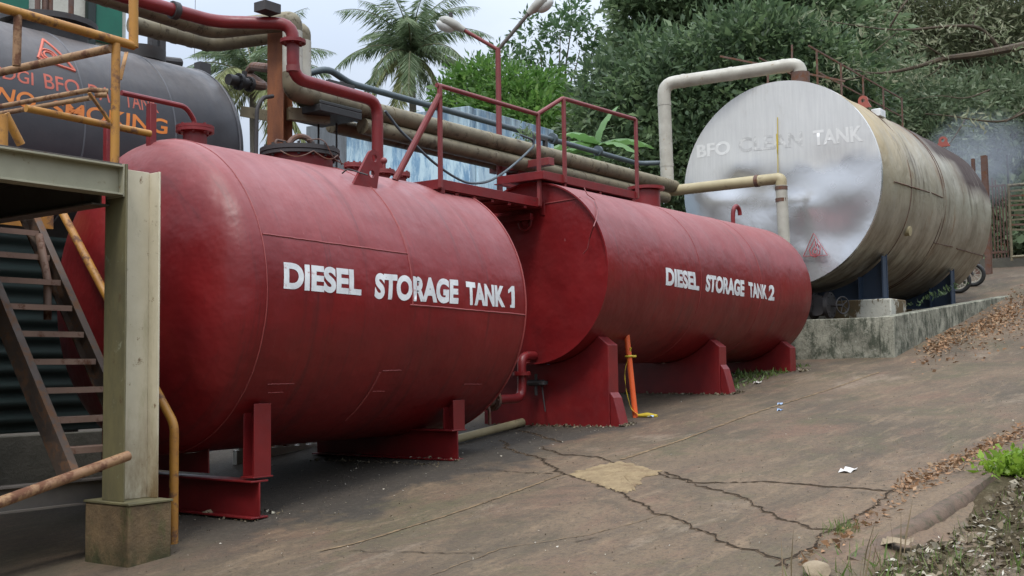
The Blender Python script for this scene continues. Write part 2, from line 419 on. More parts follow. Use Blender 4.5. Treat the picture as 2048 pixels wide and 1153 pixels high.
# ground concrete
q = M('worn brown concrete'); xyz = q.xyz()
_c = q.mix(q.ramp(q.noise(.6, 8, .68), .38, .62), (.152, .106, .066), (.082, .062, .04))
_c = q.mix(q.ramp(q.noise(1.5, 8, .72, (.5, 1, 1)), .48, .66, 0, .85), _c, (.145, .085, .055))
_c = q.mix(q.ramp(q.noise(.9, 8, .72, (.7, 1, 1), .5), .5, .66, 0, .8), _c, (.078, .072, .036))
_c = q.mix(q.ramp(q.noise(4, 9, .78, (.3, 1.5, 1)), .52, .64, 0, .6), _c, (.22, .155, .095))
_c = q.mix(q.ramp(q.noise(3, 9, .78, (.35, 1.3, 1)), .56, .68, 0, .6), _c, (.085, .065, .05))
_c = q.mix(q.ramp(q.noise(.75, 9, .75, (.6, 1, 1), .8), .53, .62, 0, .55), _c, (.055, .046, .03))
_c = q.mix(q.ramp(q.noise(1.1, 9, .78, (.5, 1.2, 1), .4), .56, .66, 0, .6), _c, (.24, .185, .13))
_c = q.mix(q.ramp(q.noise(16, 7, .85), .5, .62, 0, .6), _c, (.06, .045, .033))
_c = q.mix(q.ramp(q.noise(38, 6, .85), .5, .64, 0, .7), _c, (.055, .04, .03))
_c = q.mix(q.ramp(q.noise(55, 4, .8), .6, .7, 0, .5), _c, (.27, .21, .15))
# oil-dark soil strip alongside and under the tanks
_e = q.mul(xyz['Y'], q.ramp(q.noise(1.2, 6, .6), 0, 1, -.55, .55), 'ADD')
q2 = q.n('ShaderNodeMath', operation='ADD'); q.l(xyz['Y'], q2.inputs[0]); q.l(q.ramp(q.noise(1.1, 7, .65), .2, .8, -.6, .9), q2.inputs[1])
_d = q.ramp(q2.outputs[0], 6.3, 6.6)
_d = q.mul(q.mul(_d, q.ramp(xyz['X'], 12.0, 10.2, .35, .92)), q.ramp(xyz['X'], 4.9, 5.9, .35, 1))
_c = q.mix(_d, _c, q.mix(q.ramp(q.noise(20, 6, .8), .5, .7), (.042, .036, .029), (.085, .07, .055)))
_h = q.noise(30, 8, .75)
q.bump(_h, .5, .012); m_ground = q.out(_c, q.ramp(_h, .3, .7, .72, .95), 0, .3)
q = M('crack soil'); m_crack = q.out(q.mix(q.ramp(q.noise(20, 5), .35, .65), (.016, .012, .008), (.05, .035, .022)), .95, 0, .1)
q = M('crumbled crack edge'); m_edge = q.out(q.mix(q.ramp(q.noise(30, 6, .8), .4, .6), (.07, .05, .035), (.17, .12, .08)), .95, 0, .1)
q = M('joint filler'); m_joint = q.out(q.mix(q.ramp(q.noise(14, 6), .35, .65), (.24, .17, .1), (.1, .07, .045)), .95, 0, .1)
q = M('sandy patch'); _c = q.mix(q.ramp(q.noise(9, 8, .7), .3, .7), (.31, .235, .135), (.18, .13, .078))
q.bump(q.noise(25, 8, .7), .8, .02); _c = q.mix(q.ramp(q.noise(3, 7, .8), .5, .62), _c, (.17, .115, .07)); m_patch = q.out(_c, .95, 0, .1)
q = M('verge soil'); _c = q.mix(q.ramp(q.noise(3, 8, .7), .3, .7), (.085, .06, .035), (.05, .045, .022))
_c = q.mix(q.ramp(q.noise(22, 6, .7), .5, .7, 0, .8), _c, (.16, .13, .08)); q.bump(q.noise(18, 8, .7), 1, .04); m_soil = q.out(_c, .95, 0, .1)
q = M('hill undergrowth'); _c = q.mix(q.ramp(q.noise(.9, 8, .7), .3, .7), (.025, .045, .02), (.05, .07, .03)); q.bump(q.noise(3, 8, .7), 1, .3); m_hill = q.out(_c, .95, 0, .1)
def leafmat(name, cols, trans=.4, rough=.5):
    q = M(name); g = q.n('ShaderNodeNewGeometry')
    r_ = q.n('ShaderNodeValToRGB'); el = r_.color_ramp.elements
    for i, c in enumerate(cols):
        e = el[i] if i < 2 else el.new(1)
        e.position = i/(len(cols)-1); e.color = (*c, 1)
    q.l(g.outputs['Random Per Island'], r_.inputs['Fac'])
    c = q.mix(q.ramp(q.noise(.8, 4, .6), .42, .6, 0, .6), r_.outputs['Color'], cols[0])
    q.out(c, rough, 0, .4)
    tr = q.n('ShaderNodeBsdfTranslucent'); q.l(c, tr.inputs['Color'])
    ms = q.n('ShaderNodeMixShader'); ms.inputs[0].default_value = trans
    o = q.t.nodes['Material Output']; q.l(q.b.outputs[0], ms.inputs[1]); q.l(tr.outputs[0], ms.inputs[2]); q.l(ms.outputs[0], o.inputs['Surface'])
    return q.m
lf_dark = leafmat('dark glossy leaves', [(.055, .09, .045), (.09, .14, .065), (.13, .195, .085), (.19, .26, .12)])
lf_mid = leafmat('mid green leaves', [(.09, .14, .065), (.13, .19, .09), (.17, .24, .115), (.22, .28, .15)])
lf_bright = leafmat('bright green leaves', [(.06, .14, .025), (.09, .19, .035), (.12, .23, .05), (.2, .32, .08)], .45)
lf_open = leafmat('open crown leaves', [(.06, .115, .05), (.08, .15, .06), (.15, .23, .1)], .4)
lf_fine = leafmat('fine olive leaves', [(.16, .19, .1), (.22, .25, .14), (.3, .31, .19), (.38, .37, .25)], .45)
lf_hill = leafmat('hazy hillside leaves', [(.1, .145, .08), (.14, .19, .1), (.19, .24, .13), (.25, .28, .18)])
lf_palm = leafmat('palm leaflets', [(.11, .17, .085), (.16, .22, .11), (.21, .27, .14), (.26, .3, .18)], .4)
lf_palmy = leafmat('yellowing palm leaflets', [(.22, .25, .1), (.28, .29, .13), (.17, .21, .09)], .35)
lf_banana = leafmat('banana leaves', [(.12, .24, .07), (.15, .28, .09), (.09, .18, .05)], .4)
lf_weed = leafmat('yellow green weed', [(.2, .32, .03), (.28, .42, .05), (.14, .24, .03)], .4)
lf_grass = leafmat('grass blades', [(.09, .15, .03), (.13, .19, .05), (.2, .2, .08)], .3)
lf_dry = leafmat('dry stalks', [(.26, .2, .12), (.2, .14, .08), (.32, .26, .17)], .2)
lf_litter = leafmat('fallen leaves', [(.26, .145, .075), (.38, .21, .105), (.18, .11, .065), (.44, .32, .2)], .1, .8)
lf_chip = leafmat('stone and shell chips', [(.1, .075, .045), (.17, .13, .08), (.24, .2, .13), (.07, .055, .035), (.42, .38, .29)], 0, .8)
lf_pale = leafmat('pale litter scraps', [(.38, .34, .27), (.52, .49, .42), (.28, .22, .15)], 0, .8)
m_bark = concrete('bark', (.1, .075, .05), (.055, .042, .03), mz=.6, sc=8)
m_pbark = concrete('palm bark', (.17, .15, .12), (.1, .09, .075), mz=.65, sc=8)

# ------------------------------------------------------------------ lettering
def text_bm(body, bold=.02, cuts=8):
    if body == '1':
        bm = bmesh.new(); vs = [bm.verts.new((x, y, 0)) for x, y in ((.3, 0), (1, 0), (1, 1), (.62, 1), (0, .8), (0, .64), (.5, .76), (.5, .12), (.3, .12))]
        bm.faces.new(vs)
        for k in range(1, cuts): bmesh.ops.bisect_plane(bm, geom=bm.verts[:]+bm.edges[:]+bm.faces[:], plane_co=(0, k/cuts, 0), plane_no=(0, 1, 0), dist=1e-6)
        bmesh.ops.triangulate(bm, faces=bm.faces); return bm
    cu = bpy.data.curves.new('t', 'FONT'); cu.body = body; cu.offset = bold; cu.resolution_u = 6
    o = bpy.data.objects.new('t', cu); C.collection.objects.link(o)
    dg = bpy.context.evaluated_depsgraph_get()
    me = bpy.data.meshes.new_from_object(o.evaluated_get(dg)); bpy.data.objects.remove(o)
    bm = bmesh.new(); bm.from_mesh(me)
    bmesh.ops.remove_doubles(bm, verts=bm.verts, dist=1e-5)
    xs = [v.co.x for v in bm.verts]; ys = [v.co.y for v in bm.verts]
    x0, x1, y0, y1 = min(xs), max(xs), min(ys), max(ys)
    for v in bm.verts: v.co = V(((v.co.x-x0)/(x1-x0), (v.co.y-y0)/(y1-y0), 0))
    for k in range(1, cuts):
        bmesh.ops.bisect_plane(bm, geom=bm.verts[:]+bm.edges[:]+bm.faces[:], plane_co=(0, k/cuts, 0), plane_no=(0, 1, 0), dist=1e-6)
    bmesh.ops.triangulate(bm, faces=bm.faces)
    return bm
def quadmap(q, u, v):     # q = lower-left, lower-right, upper-left, upper-right
    return (q[0]*(1-u) + q[1]*u)*(1-v) + (q[2]*(1-u) + q[3]*u)*v
class Tank:
    def __init__(s, y, z, r, a, b): s.y, s.z, s.r, s.a, s.b = y, z, r, a, b
    def hit(s, px, py):
        d = ray(px, py); oy, oz = -s.y, CZ-s.z
        A = d.y**2+d.z**2; B = 2*(d.y*oy+d.z*oz); Cc = oy*oy+oz*oz-s.r**2
        dis = max(B*B-4*A*Cc, 0); t = (-B-math.sqrt(dis))/(2*A); p = CAM+d*t
        return p, V((p.x, math.atan2(p.z-s.z, p.y-s.y) % (2*math.pi)))
    def pt(s, x, th, dr=0): return V((x, s.y+(s.r+dr)*math.cos(th), s.z+(s.r+dr)*math.sin(th)))
    def word(s, out, body, ll, lr, ul, ur, bold=.02, dr=.002):
        q = [s.hit(*p)[1] for p in (ll, lr, ul, ur)]
        bm = text_bm(body, bold)
        for v in bm.verts:
            w = quadmap(q, v.co.x, v.co.y); v.co = s.pt(w.x, w.y, dr)
        me = bpy.data.meshes.new('w'); bm.to_mesh(me); bm.free(); out.from_mesh(me)
    def line(s, bm, p0, p1, r=.008, n=24, dr=0):   # weld bead between two pixels on the shell
        a, b = s.hit(*p0)[1], s.hit(*p1)[1]
        tube(bm, [s.pt(a.x+(b.x-a.x)*k/n, a.y+(b.y-a.y)*k/n + random.uniform(-.0015, .0015), dr) for k in range(n+1)], r, 6)
    def hoop(s, bm, x, th0, th1, r=.008, n=60, dr=0):
        tube(bm, [s.pt(x + random.uniform(-.002, .002), th0+(th1-th0)*k/n, dr) for k in range(n+1)], r, 6)
T1 = Tank(7.82, 2.383, 1.2865, 5.788, 9.138)
T2 = Tank(7.339, 2.814, 1.02, 10.353, 16.024)
T3 = Tank(7.46, 4.711, 1.709, 17.6, 24.37)
BT = Tank(11.2, 4.267, 1.1215, 1.0, 8.55)

# ================================================================== SETTING
def ground_sheet():
    bm = NB()
    xs = list(np.concatenate([np.arange(-60, 2, 4), np.arange(2, 14, .25), np.arange(14, 46, 1), np.arange(46, 181, 9)]))
    ys = list(np.concatenate([np.arange(-120, -4, 8), np.arange(-4, 11, .25), np.arange(11, 121, 6)]))
    g = [[bm.verts.new((x, y, gz(x, y) + .012*math.sin(x*1.3+y)*math.cos(y*.9-x*.4))) for y in ys] for x in xs]
    for i in range(len(xs)-1):
        for j in range(len(ys)-1):
            bm.faces.new((g[i][j], g[i+1][j], g[i+1][j+1], g[i][j+1]))
    return bm
def gsurf(x, y): return gz(x, y) + .012*math.sin(x*1.3+y)*math.cos(y*.9-x*.4)
g = solo('ground', ground_sheet(), m_ground, None, None, (0, 0, 0), kind='structure', smooth=60)
def ribbon(bm, pix, w0, w1, lift=.006, jag=.022, step=.035, mi=0):
    pts = [onground(*p) for p in pix]
    res = []
    for a, b in zip(pts, pts[1:]):
        n = max(2, int((b-a).length/step))
        for k in range(n): res.append(a+(b-a)*(k/n))
    res.append(pts[-1]); L_, R_ = [], []
    off = 0; n = len(res)
    for i, p in enumerate(res):
        d = (res[min(i+1, n-1)]-res[max(i-1, 0)]); d.z = 0; d.normalize(); s = V((-d.y, d.x, 0))
        off = off*.8 + random.uniform(-jag, jag)
        c = p + s*off; w = random.uniform(w0, w1)/2*(.25 if i in (0, n-1) else 1)
        for lst, sg in ((L_, 1), (R_, -1)):
            q = c+s*w*sg; q.z = gsurf(q.x, q.y)+lift; lst.append(bm.verts.new(q))
    for i in range(n-1):
        bm.faces.new((L_[i], R_[i], R_[i+1], L_[i+1])).material_index = mi
CRACKS = (
    ([(1080, 895), (1130, 912), (1190, 916), (1215, 921), (1280, 937), (1335, 952), (1400, 968), (1450, 968), (1520, 968), (1600, 972), (1690, 978), (1800, 985)], .004, .025),
    ([(1330, 945), (1400, 975), (1440, 985), (1500, 1010), (1560, 1035), (1625, 1058), (1700, 1062)], .004, .025),
    ([(1123, 948), (1160, 960), (1195, 972), (1250, 995), (1290, 1018), (1350, 1040), (1400, 1060), (1470, 1088), (1540, 1110), (1580, 1135)], .004, .024),
    ([(1000, 880), (1030, 905), (1080, 920), (1110, 938), (1123, 948)], .01, .03),
    ([(1040, 860), (1090, 875), (1130, 885)], .01, .04),
    ([(1545, 1130), (1600, 1102), (1660, 1062), (1730, 1022), (1800, 982)], .006, .028),
    ([(950, 941), (1040, 947), (1110, 948)], .008, .02),
    ([(700, 1103), (800, 1106), (890, 1112), (980, 1106)], .004, .014),
    ([(1145, 1084), (1200, 1078)], .004, .014))
bm = NB()
for pix, a, b in CRACKS: random.seed(int(pix[0][0])); ribbon(bm, pix, a*.3, b)
be = NB()
for pix, a, b in CRACKS[:6]: random.seed(int(pix[0][0])); ribbon(be, pix, a*1.5, b*1.9, .0035)
solo('ground_crack_edges', be, m_edge, None, None, (0, 0, 0), kind='structure', smooth=0)
random.seed(11)
solo('ground_cracks', bm, m_crack, None, None, (0, 0, 0), kind='structure', smooth=0)
bm = NB()
ribbon(bm, [(640, 1105), (720, 1085), (800, 1060), (880, 1035), (950, 1011), (1040, 981), (1123, 950)], .012, .04, .005, .004)
ribbon(bm, [(1239, 920), (1300, 901), (1370, 878), (1484, 838), (1640, 785), (1760, 745)], .012, .05, .005, .004)
ribbon(bm, [(860, 1153), (1000, 1100), (1180, 1072), (1340, 1028)], .003, .012, .005, .01)
solo('ground_joints', bm, m_joint, None, None, (0, 0, 0), kind='structure', smooth=0)
# crumbled sandy patch in the slab
bm = NB()
out = [(1135, 949), (1165, 941), (1200, 930), (1232, 924), (1262, 926), (1283, 935), (1302, 941), (1322, 944), (1318, 953), (1290, 956), (1281, 962), (1284, 970), (1272, 975), (1270, 984), (1252, 990), (1232, 986), (1205, 975), (1180, 965), (1158, 957)]
pp = [onground(*p) for p in out]; cc = sum(pp, V())/len(pp)
ring0 = []
for i in range(len(pp)):
    for k in range(5):
        a = pp[i]+(pp[(i+1) % len(pp)]-pp[i])*(k/5); a = a+(a-cc)*random.uniform(-.09, .07); ring0.append(a)
prev = None
for f, dz in ((1, .003), (.93, .012), (.8, .016), (.6, .02), (.4, .021), (.2, .022)):
    rg = []
    for a in ring0:
        q_ = cc+(a-cc)*f; q_.z = gsurf(q_.x, q_.y)+dz+random.uniform(-.005, .005)*(f < 1); rg.append(bm.verts.new(q_))
    if prev:
        for i in range(len(rg)): bm.faces.new((prev[i], prev[(i+1) % len(rg)], rg[(i+1) % len(rg)], rg[i]))
    prev = rg
bm.faces.new(prev)
solo('ground_patch', bm, m_patch, None, None, (0, 0, 0), kind='structure', smooth=60)
# kerb and verge
def kerby(x): return 2.35 - .06*(x-6)
bm = NB(); prev = None
xs = list(np.arange(6.35, 26, .09))
for i, x in enumerate(xs):
    y = kerby(x); j = .015*math.sin(x*3.1)+random.uniform(-.008, .008); e = .035*max(0, 1-(x-6.35)/1.2)
    z = gz(x, 5)
    prof = [(y+.02, z-.1), (y+.015+j*.3, z+.012), (y-.03, z+.03+j*.4-e), (y-.075+j, z+.02+j*.5-e), (y-.1+j*1.2, z-.03), (y-.12+j, z-.25)]
    rg = [bm.verts.new((x, a, b)) for a, b in prof]
    if prev:
        for k in range(len(rg)-1): bm.faces.new((prev[k], rg[k], rg[k+1], prev[k+1]))
    else: bm.faces.new(rg)
    prev = rg
solo('kerb', bm, m_kerb, None, None, (0, 0, 0), kind='structure', smooth=50)
bm = NB()
xs = np.arange(3, 30, .22); ks = np.arange(0, 8, .25)
g_ = [[bm.verts.new((x, kerby(x)-.1-k, gz(x, kerby(x)-.3-k) + .045 + .05*math.sin(x*2.3+k*3)*math.sin(k*2.1+x) + random.uniform(-.012, .012))) for k in ks] for x in xs]
for i in range(len(xs)-1):
    for j in range(len(ks)-1): bm.faces.new((g_[i][j], g_[i][j+1], g_[i+1][j+1], g_[i+1][j]))
solo('verge_soil', bm, m_soil, None, None, (0, 0, 0), kind='structure', smooth=60)
# wooded hill behind everything
bm = NB(); cols = []
for i in range(40):
    az = R(-40 + i*4.2); col = []
    for j, (d, z) in enumerate(((60, 2), (72, 7), (90, 15), (115, 24), (150, 30))):
        k = 1 if az < R(27) else max(0, 1-(az-R(27))/R(5))
        zz = 4 + (z-2)*k*(1+.15*math.sin(i*1.3+j))
        col.append(bm.verts.new((d*math.cos(az), d*math.sin(az), zz if j else 2)))
    cols.append(col)
for a, b in zip(cols, cols[1:]):
    for k in range(4): bm.faces.new((a[k], b[k], b[k+1], a[k+1]))
solo('hill', bm, m_hill, None, None, (0, 0, 0), kind='structure', smooth=60)

bm = NB(); path = [(-14, 22), (-15, 8), (-11, -4), (-4, -8), (6, -8.5), (18, -7), (32, -6), (46, -5)]; cols = []  # unseen bank behind the camera, added to darken tank sides and reflections
for i, (x, y) in enumerate(path):
    a, b = path[max(0, i-1)], path[min(len(path)-1, i+1)]; d = V((b[0]-a[0], b[1]-a[1], 0)).normalized(); o_ = V((d.y, -d.x, 0)); o_ = o_ if o_.dot(V((x-8, y-8, 0))) > 0 else -o_
    z0 = gz(x); h_ = (6.5 if x < 8 else 7.5)*(1+.15*S_(i*2.3))
    cols.append([bm.verts.new((x+o_.x*k, y+o_.y*k, z0-.4+h_*f)) for k, f in ((0, 0), (1.2, .35), (3, .8), (6, 1), (12, 1.05))])
for a, b in zip(cols, cols[1:]):
    for k in range(4): bm.faces.new((a[k], b[k], b[k+1], a[k+1]))
solo('hill', bm, m_hill, None, None, (0, 0, 0), kind='structure', smooth=60)

# ================================================================== LEAF MESHES
def leaf_mesh(pos, dirs, size, aspect=.4, fold=.15, jitter=.35):
    """one folded rhombus per leaf (numpy arrays) -> mesh"""
    n = len(pos); d = dirs/np.maximum(np.linalg.norm(dirs, axis=1, keepdims=True), 1e-6)
    rv = rng.normal(size=(n, 3)); s = np.cross(d, rv); s /= np.maximum(np.linalg.norm(s, axis=1, keepdims=True), 1e-6)
    u = np.cross(s, d); L_ = (size*np.clip(np.exp(jitter*rng.normal(size=n)), .4, 1.9))[:, None]; w = L_*aspect/2*rng.uniform(.6, 1.4, n)[:, None]
    v = np.empty((n, 4, 3))
    v[:, 0] = pos; v[:, 1] = pos+d*L_*.45+s*w+u*w*fold; v[:, 2] = pos+d*L_-u*L_*.08; v[:, 3] = pos+d*L_*.45-s*w+u*w*fold
    me = bpy.data.meshes.new('leaves'); me.vertices.add(n*4); me.loops.add(n*4); me.polygons.add(n)
    me.vertices.foreach_set('co', v.ravel().astype(np.float32))
    me.loops.foreach_set('vertex_index', np.arange(n*4, dtype=np.int32))
    me.polygons.foreach_set('loop_start', np.arange(0, n*4, 4, dtype=np.int32))
    me.update(calc_edges=True); me.validate(); return me
def crown_pts(blobs, n, clump=12, csize=.22, shell=.55):
    vol = np.array([b[1]**2.2 for b in blobs]); pr = vol/vol.sum()
    k = n//clump; idx = rng.choice(len(blobs), k, p=pr)
    c = np.array([list(b[0]) for b in blobs])[idx]; r_ = np.array([b[1] for b in blobs])[idx]
    sq = np.array([b[2] if len(b) > 2 else .8 for b in blobs])[idx]
    d = rng.normal(size=(k, 3)); d /= np.linalg.norm(d, axis=1, keepdims=True)
    rad = r_*(shell+(1.08-shell)*rng.random(k)**.6)
    cen = c+d*rad[:, None]*np.stack([np.ones(k), np.ones(k), sq], 1)
    cen = np.repeat(cen, clump, 0); dd = np.repeat(d, clump, 0)
    off = rng.normal(size=cen.shape)*csize
    dirs = off/csize*.8 + dd*.7 + np.array([0, 0, -.15])
    return cen+off*.6, dirs
def limb(bm, a, b, r0, r1, n=6, wob=.12):
    pts = []; rs = []; ln = (b-a).length
    for i in range(n+1):
        t = i/n; p = a.lerp(b, t)
        if 0 < i < n: p = p+V((random.uniform(-1, 1), random.uniform(-1, 1), random.uniform(-.5, .8)))*wob*ln*.25
        pts.append(p); rs.append(r0+(r1-r0)*t)
    tube(bm, pts, rs, 7)
def tree(name, label, blobs, n, size, mat, aspect=.42, base=None, trunk=.18, clump=12, csize=.25, shell=.5, group=None, cat='tree', limbs=True):
    bl = [(at(b[0], b[1], D=b[2]), b[3], b[4] if len(b) > 4 else .85) for b in blobs]
    c = sum((b[0] for b in bl), V())/len(bl)
    bx, by = (c.x, c.y) if base is None else base
    bz = gz(bx, 5)
    t = thing(name, label, cat, (bx, by, bz), group)
    bm = NB(); low = min(b[0].z-b[1]*.6 for b in bl); fork = V((bx, by, max(bz+.4, min(low, bz+(c.z-bz)*.55))))
    limb(bm, V((bx, by, bz-.1)), fork, trunk, trunk*.7)
    for b in bl: limb(bm, fork - V((0, 0, random.uniform(0, .2))), b[0], trunk*.55, trunk*.12, 6)
    part('trunk', bm, m_bark, t)
    p, d = crown_pts(bl, n, clump, csize, shell)
    part('crown', leaf_mesh(p, d, size, aspect), mat, t)
    return t

# ================================================================== DIESEL TANK ONE (near)
S, s_ = math.sin, math.cos
t = thing('diesel_tank', 'large red horizontal tank lettered DIESEL STORAGE TANK 1, nearest the steel stair', 'storage tank', (7.4, 7.82, gz(7.4)))
bm = NB(); prof = []
hd, kn = .42, .16
for k in range(13):
    a = math.pi/2*k/12; prof.append((T1.a - hd*math.cos(a)**1.0, T1.r*math.sin(a)**.82))
prof[0] = (T1.a-hd, 0)
n = 14
prof += [(T1.a + (T1.b-T1.a)*k/n, T1.r) for k in range(1, n+1)]
prof += [(T1.b+.002, T1.r-.02), (T1.b-.03, T1.r-.022), (T1.b-.03, 0)]
lathe_x(bm, prof, T1.y, T1.z, 128)
shell = part('shell', bm, m_tank, t, smooth=28)
bm = NB()
T1.hoop(bm, T1.a+.004, 0, 2*math.pi, .006, 100)
T1.hoop(bm, T1.b-.015, 0, 2*math.pi, .012, 100)
xs_ = T1.hit(815, 508)[1].x
T1.hoop(bm, xs_, R(90), T1.hit(820, 612)[1].y, .0075)
T1.line(bm, (525, 468), (815, 508)); T1.line(bm, (820, 610), (1050, 630))
T1.line(bm, (760, 745), (690, 842)); T1.line(bm, (765, 742), (803, 741), .005)
for a, b in (((535, 769), (588, 768)), ((536, 786), (566, 785)), ((927, 769), (963, 769)), ((744, 783), (770, 783))): T1.line(bm, a, b, .004)
part('weld_seam', bm, m_seam, shell)
bm = NB()
for w, ll, lr, ul, ur, b in (
    ('DIESEL', (567, 578), (722, 592), (567, 524), (722, 541), .045), ('STORAGE', (748, 598), (916, 609), (750, 546), (916, 560), .05),
    ('TANK', (933, 610), (1010, 615), (931, 563), (1008, 573), .05), ('1', (1016, 615), (1029, 616.5), (1015, 572), (1028, 573), .03)):
    bm = NB(); T1.word(bm, w, ll, lr, ul, ur, b); part('lettering', bm, m_white, t, smooth=0)
# lifting lug: plate with an eye and two cut holes
bm = NB()
lc = T1.hit(735, 372)[0]; lx = lc.x
def plate_with_holes(bm, poly, holes, axis_x, th):
    """plate in the XZ plane"""
    import mathutils
    loops = [[V((p[0], p[1], 0)) for p in poly]] + [[V((c[0]+r*math.cos(k*math.pi/6), c[1]+r*math.sin(k*math.pi/6), 0)) for k in range(12)] for c, r in holes]
    tris = mathutils.geometry.tessellate_polygon(loops); flat = [p for l in loops for p in l]
    A = [bm.verts.new((p.x, axis_x, p.y)) for p in flat]; B = [bm.verts.new((p.x, axis_x+th, p.y)) for p in flat]
    for a, b, c in tris: bm.faces.new((A[a], A[b], A[c])); bm.faces.new((B[c], B[b], B[a]))
    o = 0
    for l in loops:
        k = len(l)
        for i in range(k): bm.faces.new((A[o+i], A[o+(i+1) % k], B[o+(i+1) % k], B[o+i]))
        o += k
zb = lc.z-.01
def arc2(cx, cz, r, a0, a1, n=10): return [(cx+r*math.cos(a0+(a1-a0)*k/n), cz+r*math.sin(a0+(a1-a0)*k/n)) for k in range(n+1)]
poly = [(lx-.2, zb), (lx+.1, zb-.03)] + arc2(lx+.07, zb+.26, .085, R(-10), R(150))
plate_with_holes(bm, poly, [((lx+.075, zb+.27), .036), ((lx+.04, zb+.12), .036)], lc.y-.02, .028)
bm2 = bm
part('lifting_lug', bm, m_red, t, smooth=0)
# crown nozzles
def nozzle(bm, x, y, zt, zb, r, rf, t_=.022): 
    cyl(bm, (x, y, zb), (x, y, zt), r, 18); flange(bm, (x, y, zt), (0, 0, 1), rf, t_, 8)
ztop = T1.z+T1.r
p = at(390, 262, Y=T1.y); bm = NB(); nozzle(bm, p.x, p.y, p.z+.01, ztop-.02, .1, .16, .025); part('vent_nozzle', bm, m_red, t)
bm = NB(); tube(bm, [(p.x, p.y, p.z+.04), at(388, 240, Y=T1.y), at(372, 214, Y=T1.y), at(243, 186, Y=T1.y)], .022, 10, .15); part('vent_pipe', bm, m_red, t)
bm = NB()
for a, b, r in (((303, 208), (300, 275), .03), ((216, 242), (212, 312), .026)):
    q0, q1 = at(*a, Y=T1.y-.02), at(*b, Y=T1.y-.02); bm = NB(); bar(bm, (q0.x, q0.y, q0.z), (q0.x, q1.y, q1.z-.25), r*2, r*2); part('rail_post', bm, m_red, t, .004)
# manhole
mh = at(600, 310, Y=T1.y); mr = .37
man = None
bm = NB(); cyl(bm, (mh.x, mh.y, ztop-.2), (mh.x, mh.y, ztop+.07), mr*.82, 40); man = part('manhole', bm, m_red, t)
bm = NB(); cyl(bm, (mh.x, mh.y, ztop+.07), (mh.x, mh.y, ztop+.1), mr*.98, 40); cyl(bm, (mh.x, mh.y, ztop+.106), (mh.x, mh.y, ztop+.145), mr, 40)
for k in range(16):
    a = k*math.pi/8; q_ = V((mh.x+mr*.9*math.cos(a), mh.y+mr*.9*math.sin(a), 0)); cyl(bm, q_+V((0, 0, ztop+.05)), q_+V((0, 0, ztop+.17)), .014, 6)
part('cover', bm, m_dark, man)
bm = NB(); torus(bm, (mh.x+.02, mh.y, ztop+.145), (.3, 1, 0), .135, .028, 0, math.pi, 16); 
tube(bm, [(mh.x-.3, mh.y, ztop+.14), (mh.x-.3, mh.y, ztop+.2), (mh.x-.16, mh.y, ztop+.2), (mh.x-.16, mh.y, ztop+.14)], .012, 8, .03)
part('handle', bm, m_rust2, man)
bm = NB(); pts = []
for k in range(25): a = R(200+k*5); pts.append(V((mh.x+(mr+.015)*math.cos(a), mh.y+(mr+.015)*math.sin(a), ztop+.075-.06*abs(S(k*.35)))))
tube(bm, pts, .006, 6); pts = [V((mh.x-.1, mh.y-.2, ztop+.2)), V((mh.x-.06, mh.y-mr-.01, ztop+.2)), V((mh.x+.05, mh.y-mr-.02, ztop+.02)), V((mh.x+.2, mh.y-mr, ztop+.0))]
tube(bm, pts, .006, 6, .08); part('tie_wire', bm, m_rust2, man)
# fill nozzles near the far end
bm = NB()
for px, py, rf in ((708, 332, .1), (766, 345, .12), (803, 350, .09)):
    bm = NB(); q_ = at(px, py, Y=T1.y-.05); nozzle(bm, q_.x, q_.y, q_.z, ztop-.08, rf*.55, rf, .02); fnz = part('fill_nozzle', bm, m_redold, t)
    if px == 766:
        bm = NB(); q_ = at(768, 322, Y=T1.y-.05); bmesh.ops.create_icosphere(bm, subdivisions=2, radius=.035, matrix=Matrix.Translation(q_)); cyl(bm, q_-V((0, 0, .1)), q_, .018, 8); part('knob', bm, m_redold, fnz)
bm = NB(); a_ = T1.hit(684, 352)[0]; tube(bm, [a_+V((0, 0, .02)), a_+V((.02, -.05, .06)), a_+V((.08, -.12, .03)), a_+V((.12, -.2, .0))], .007, 6, .03)
part('wire_hook', bm, m_dark, t)
# supports: post on an I-beam sleeper, mirrored on the hidden side
def support(px_post, px_base):
    p0 = T1.hit(*px_post)[0]; b0 = onground(*px_base); x = p0.x-.08; yf = p0.y-.06
    g0 = gz(x)+.0; bt = b0.z+.29
    bm = NB()
    bm.free()
    for sg in (-1, 1):
        yy = T1.y+sg*(T1.y-yf-.06); bm = NB()
        hbeam(bm, (x, yy, bt+.012), (x, yy, p0.z+.02), .17, .13, .011, (0, 1, 0)); box(bm, (x-.1, yy-.075, bt+.001), (x+.1, yy+.075, bt+.0115))
        part('support_post', bm, m_red, t, .002)
    bm = NB(); hbeam(bm, (x-.04, yf-.02, g0+.145), (x-.04, 2*T1.y-yf, g0+.145), .17, .29, .014)
    part('support_beam', bm, m_red, t, .003)
    bm = NB(); rr = T1.r+.004; pol = []
    for k in range(17):
        a = R(255+k*30/16); pol.append((T1.y+rr*math.cos(a), T1.z+rr*math.sin(a)))
    pol += [(T1.y+.34, bt+.005), (T1.y-.34, bt+.005)]
    prism(bm, pol, 0, x-.0, x+.014); part('saddle_plate', bm, m_red, t)
support((530, 812), (532, 1024)); support((918, 804), (922, 927))
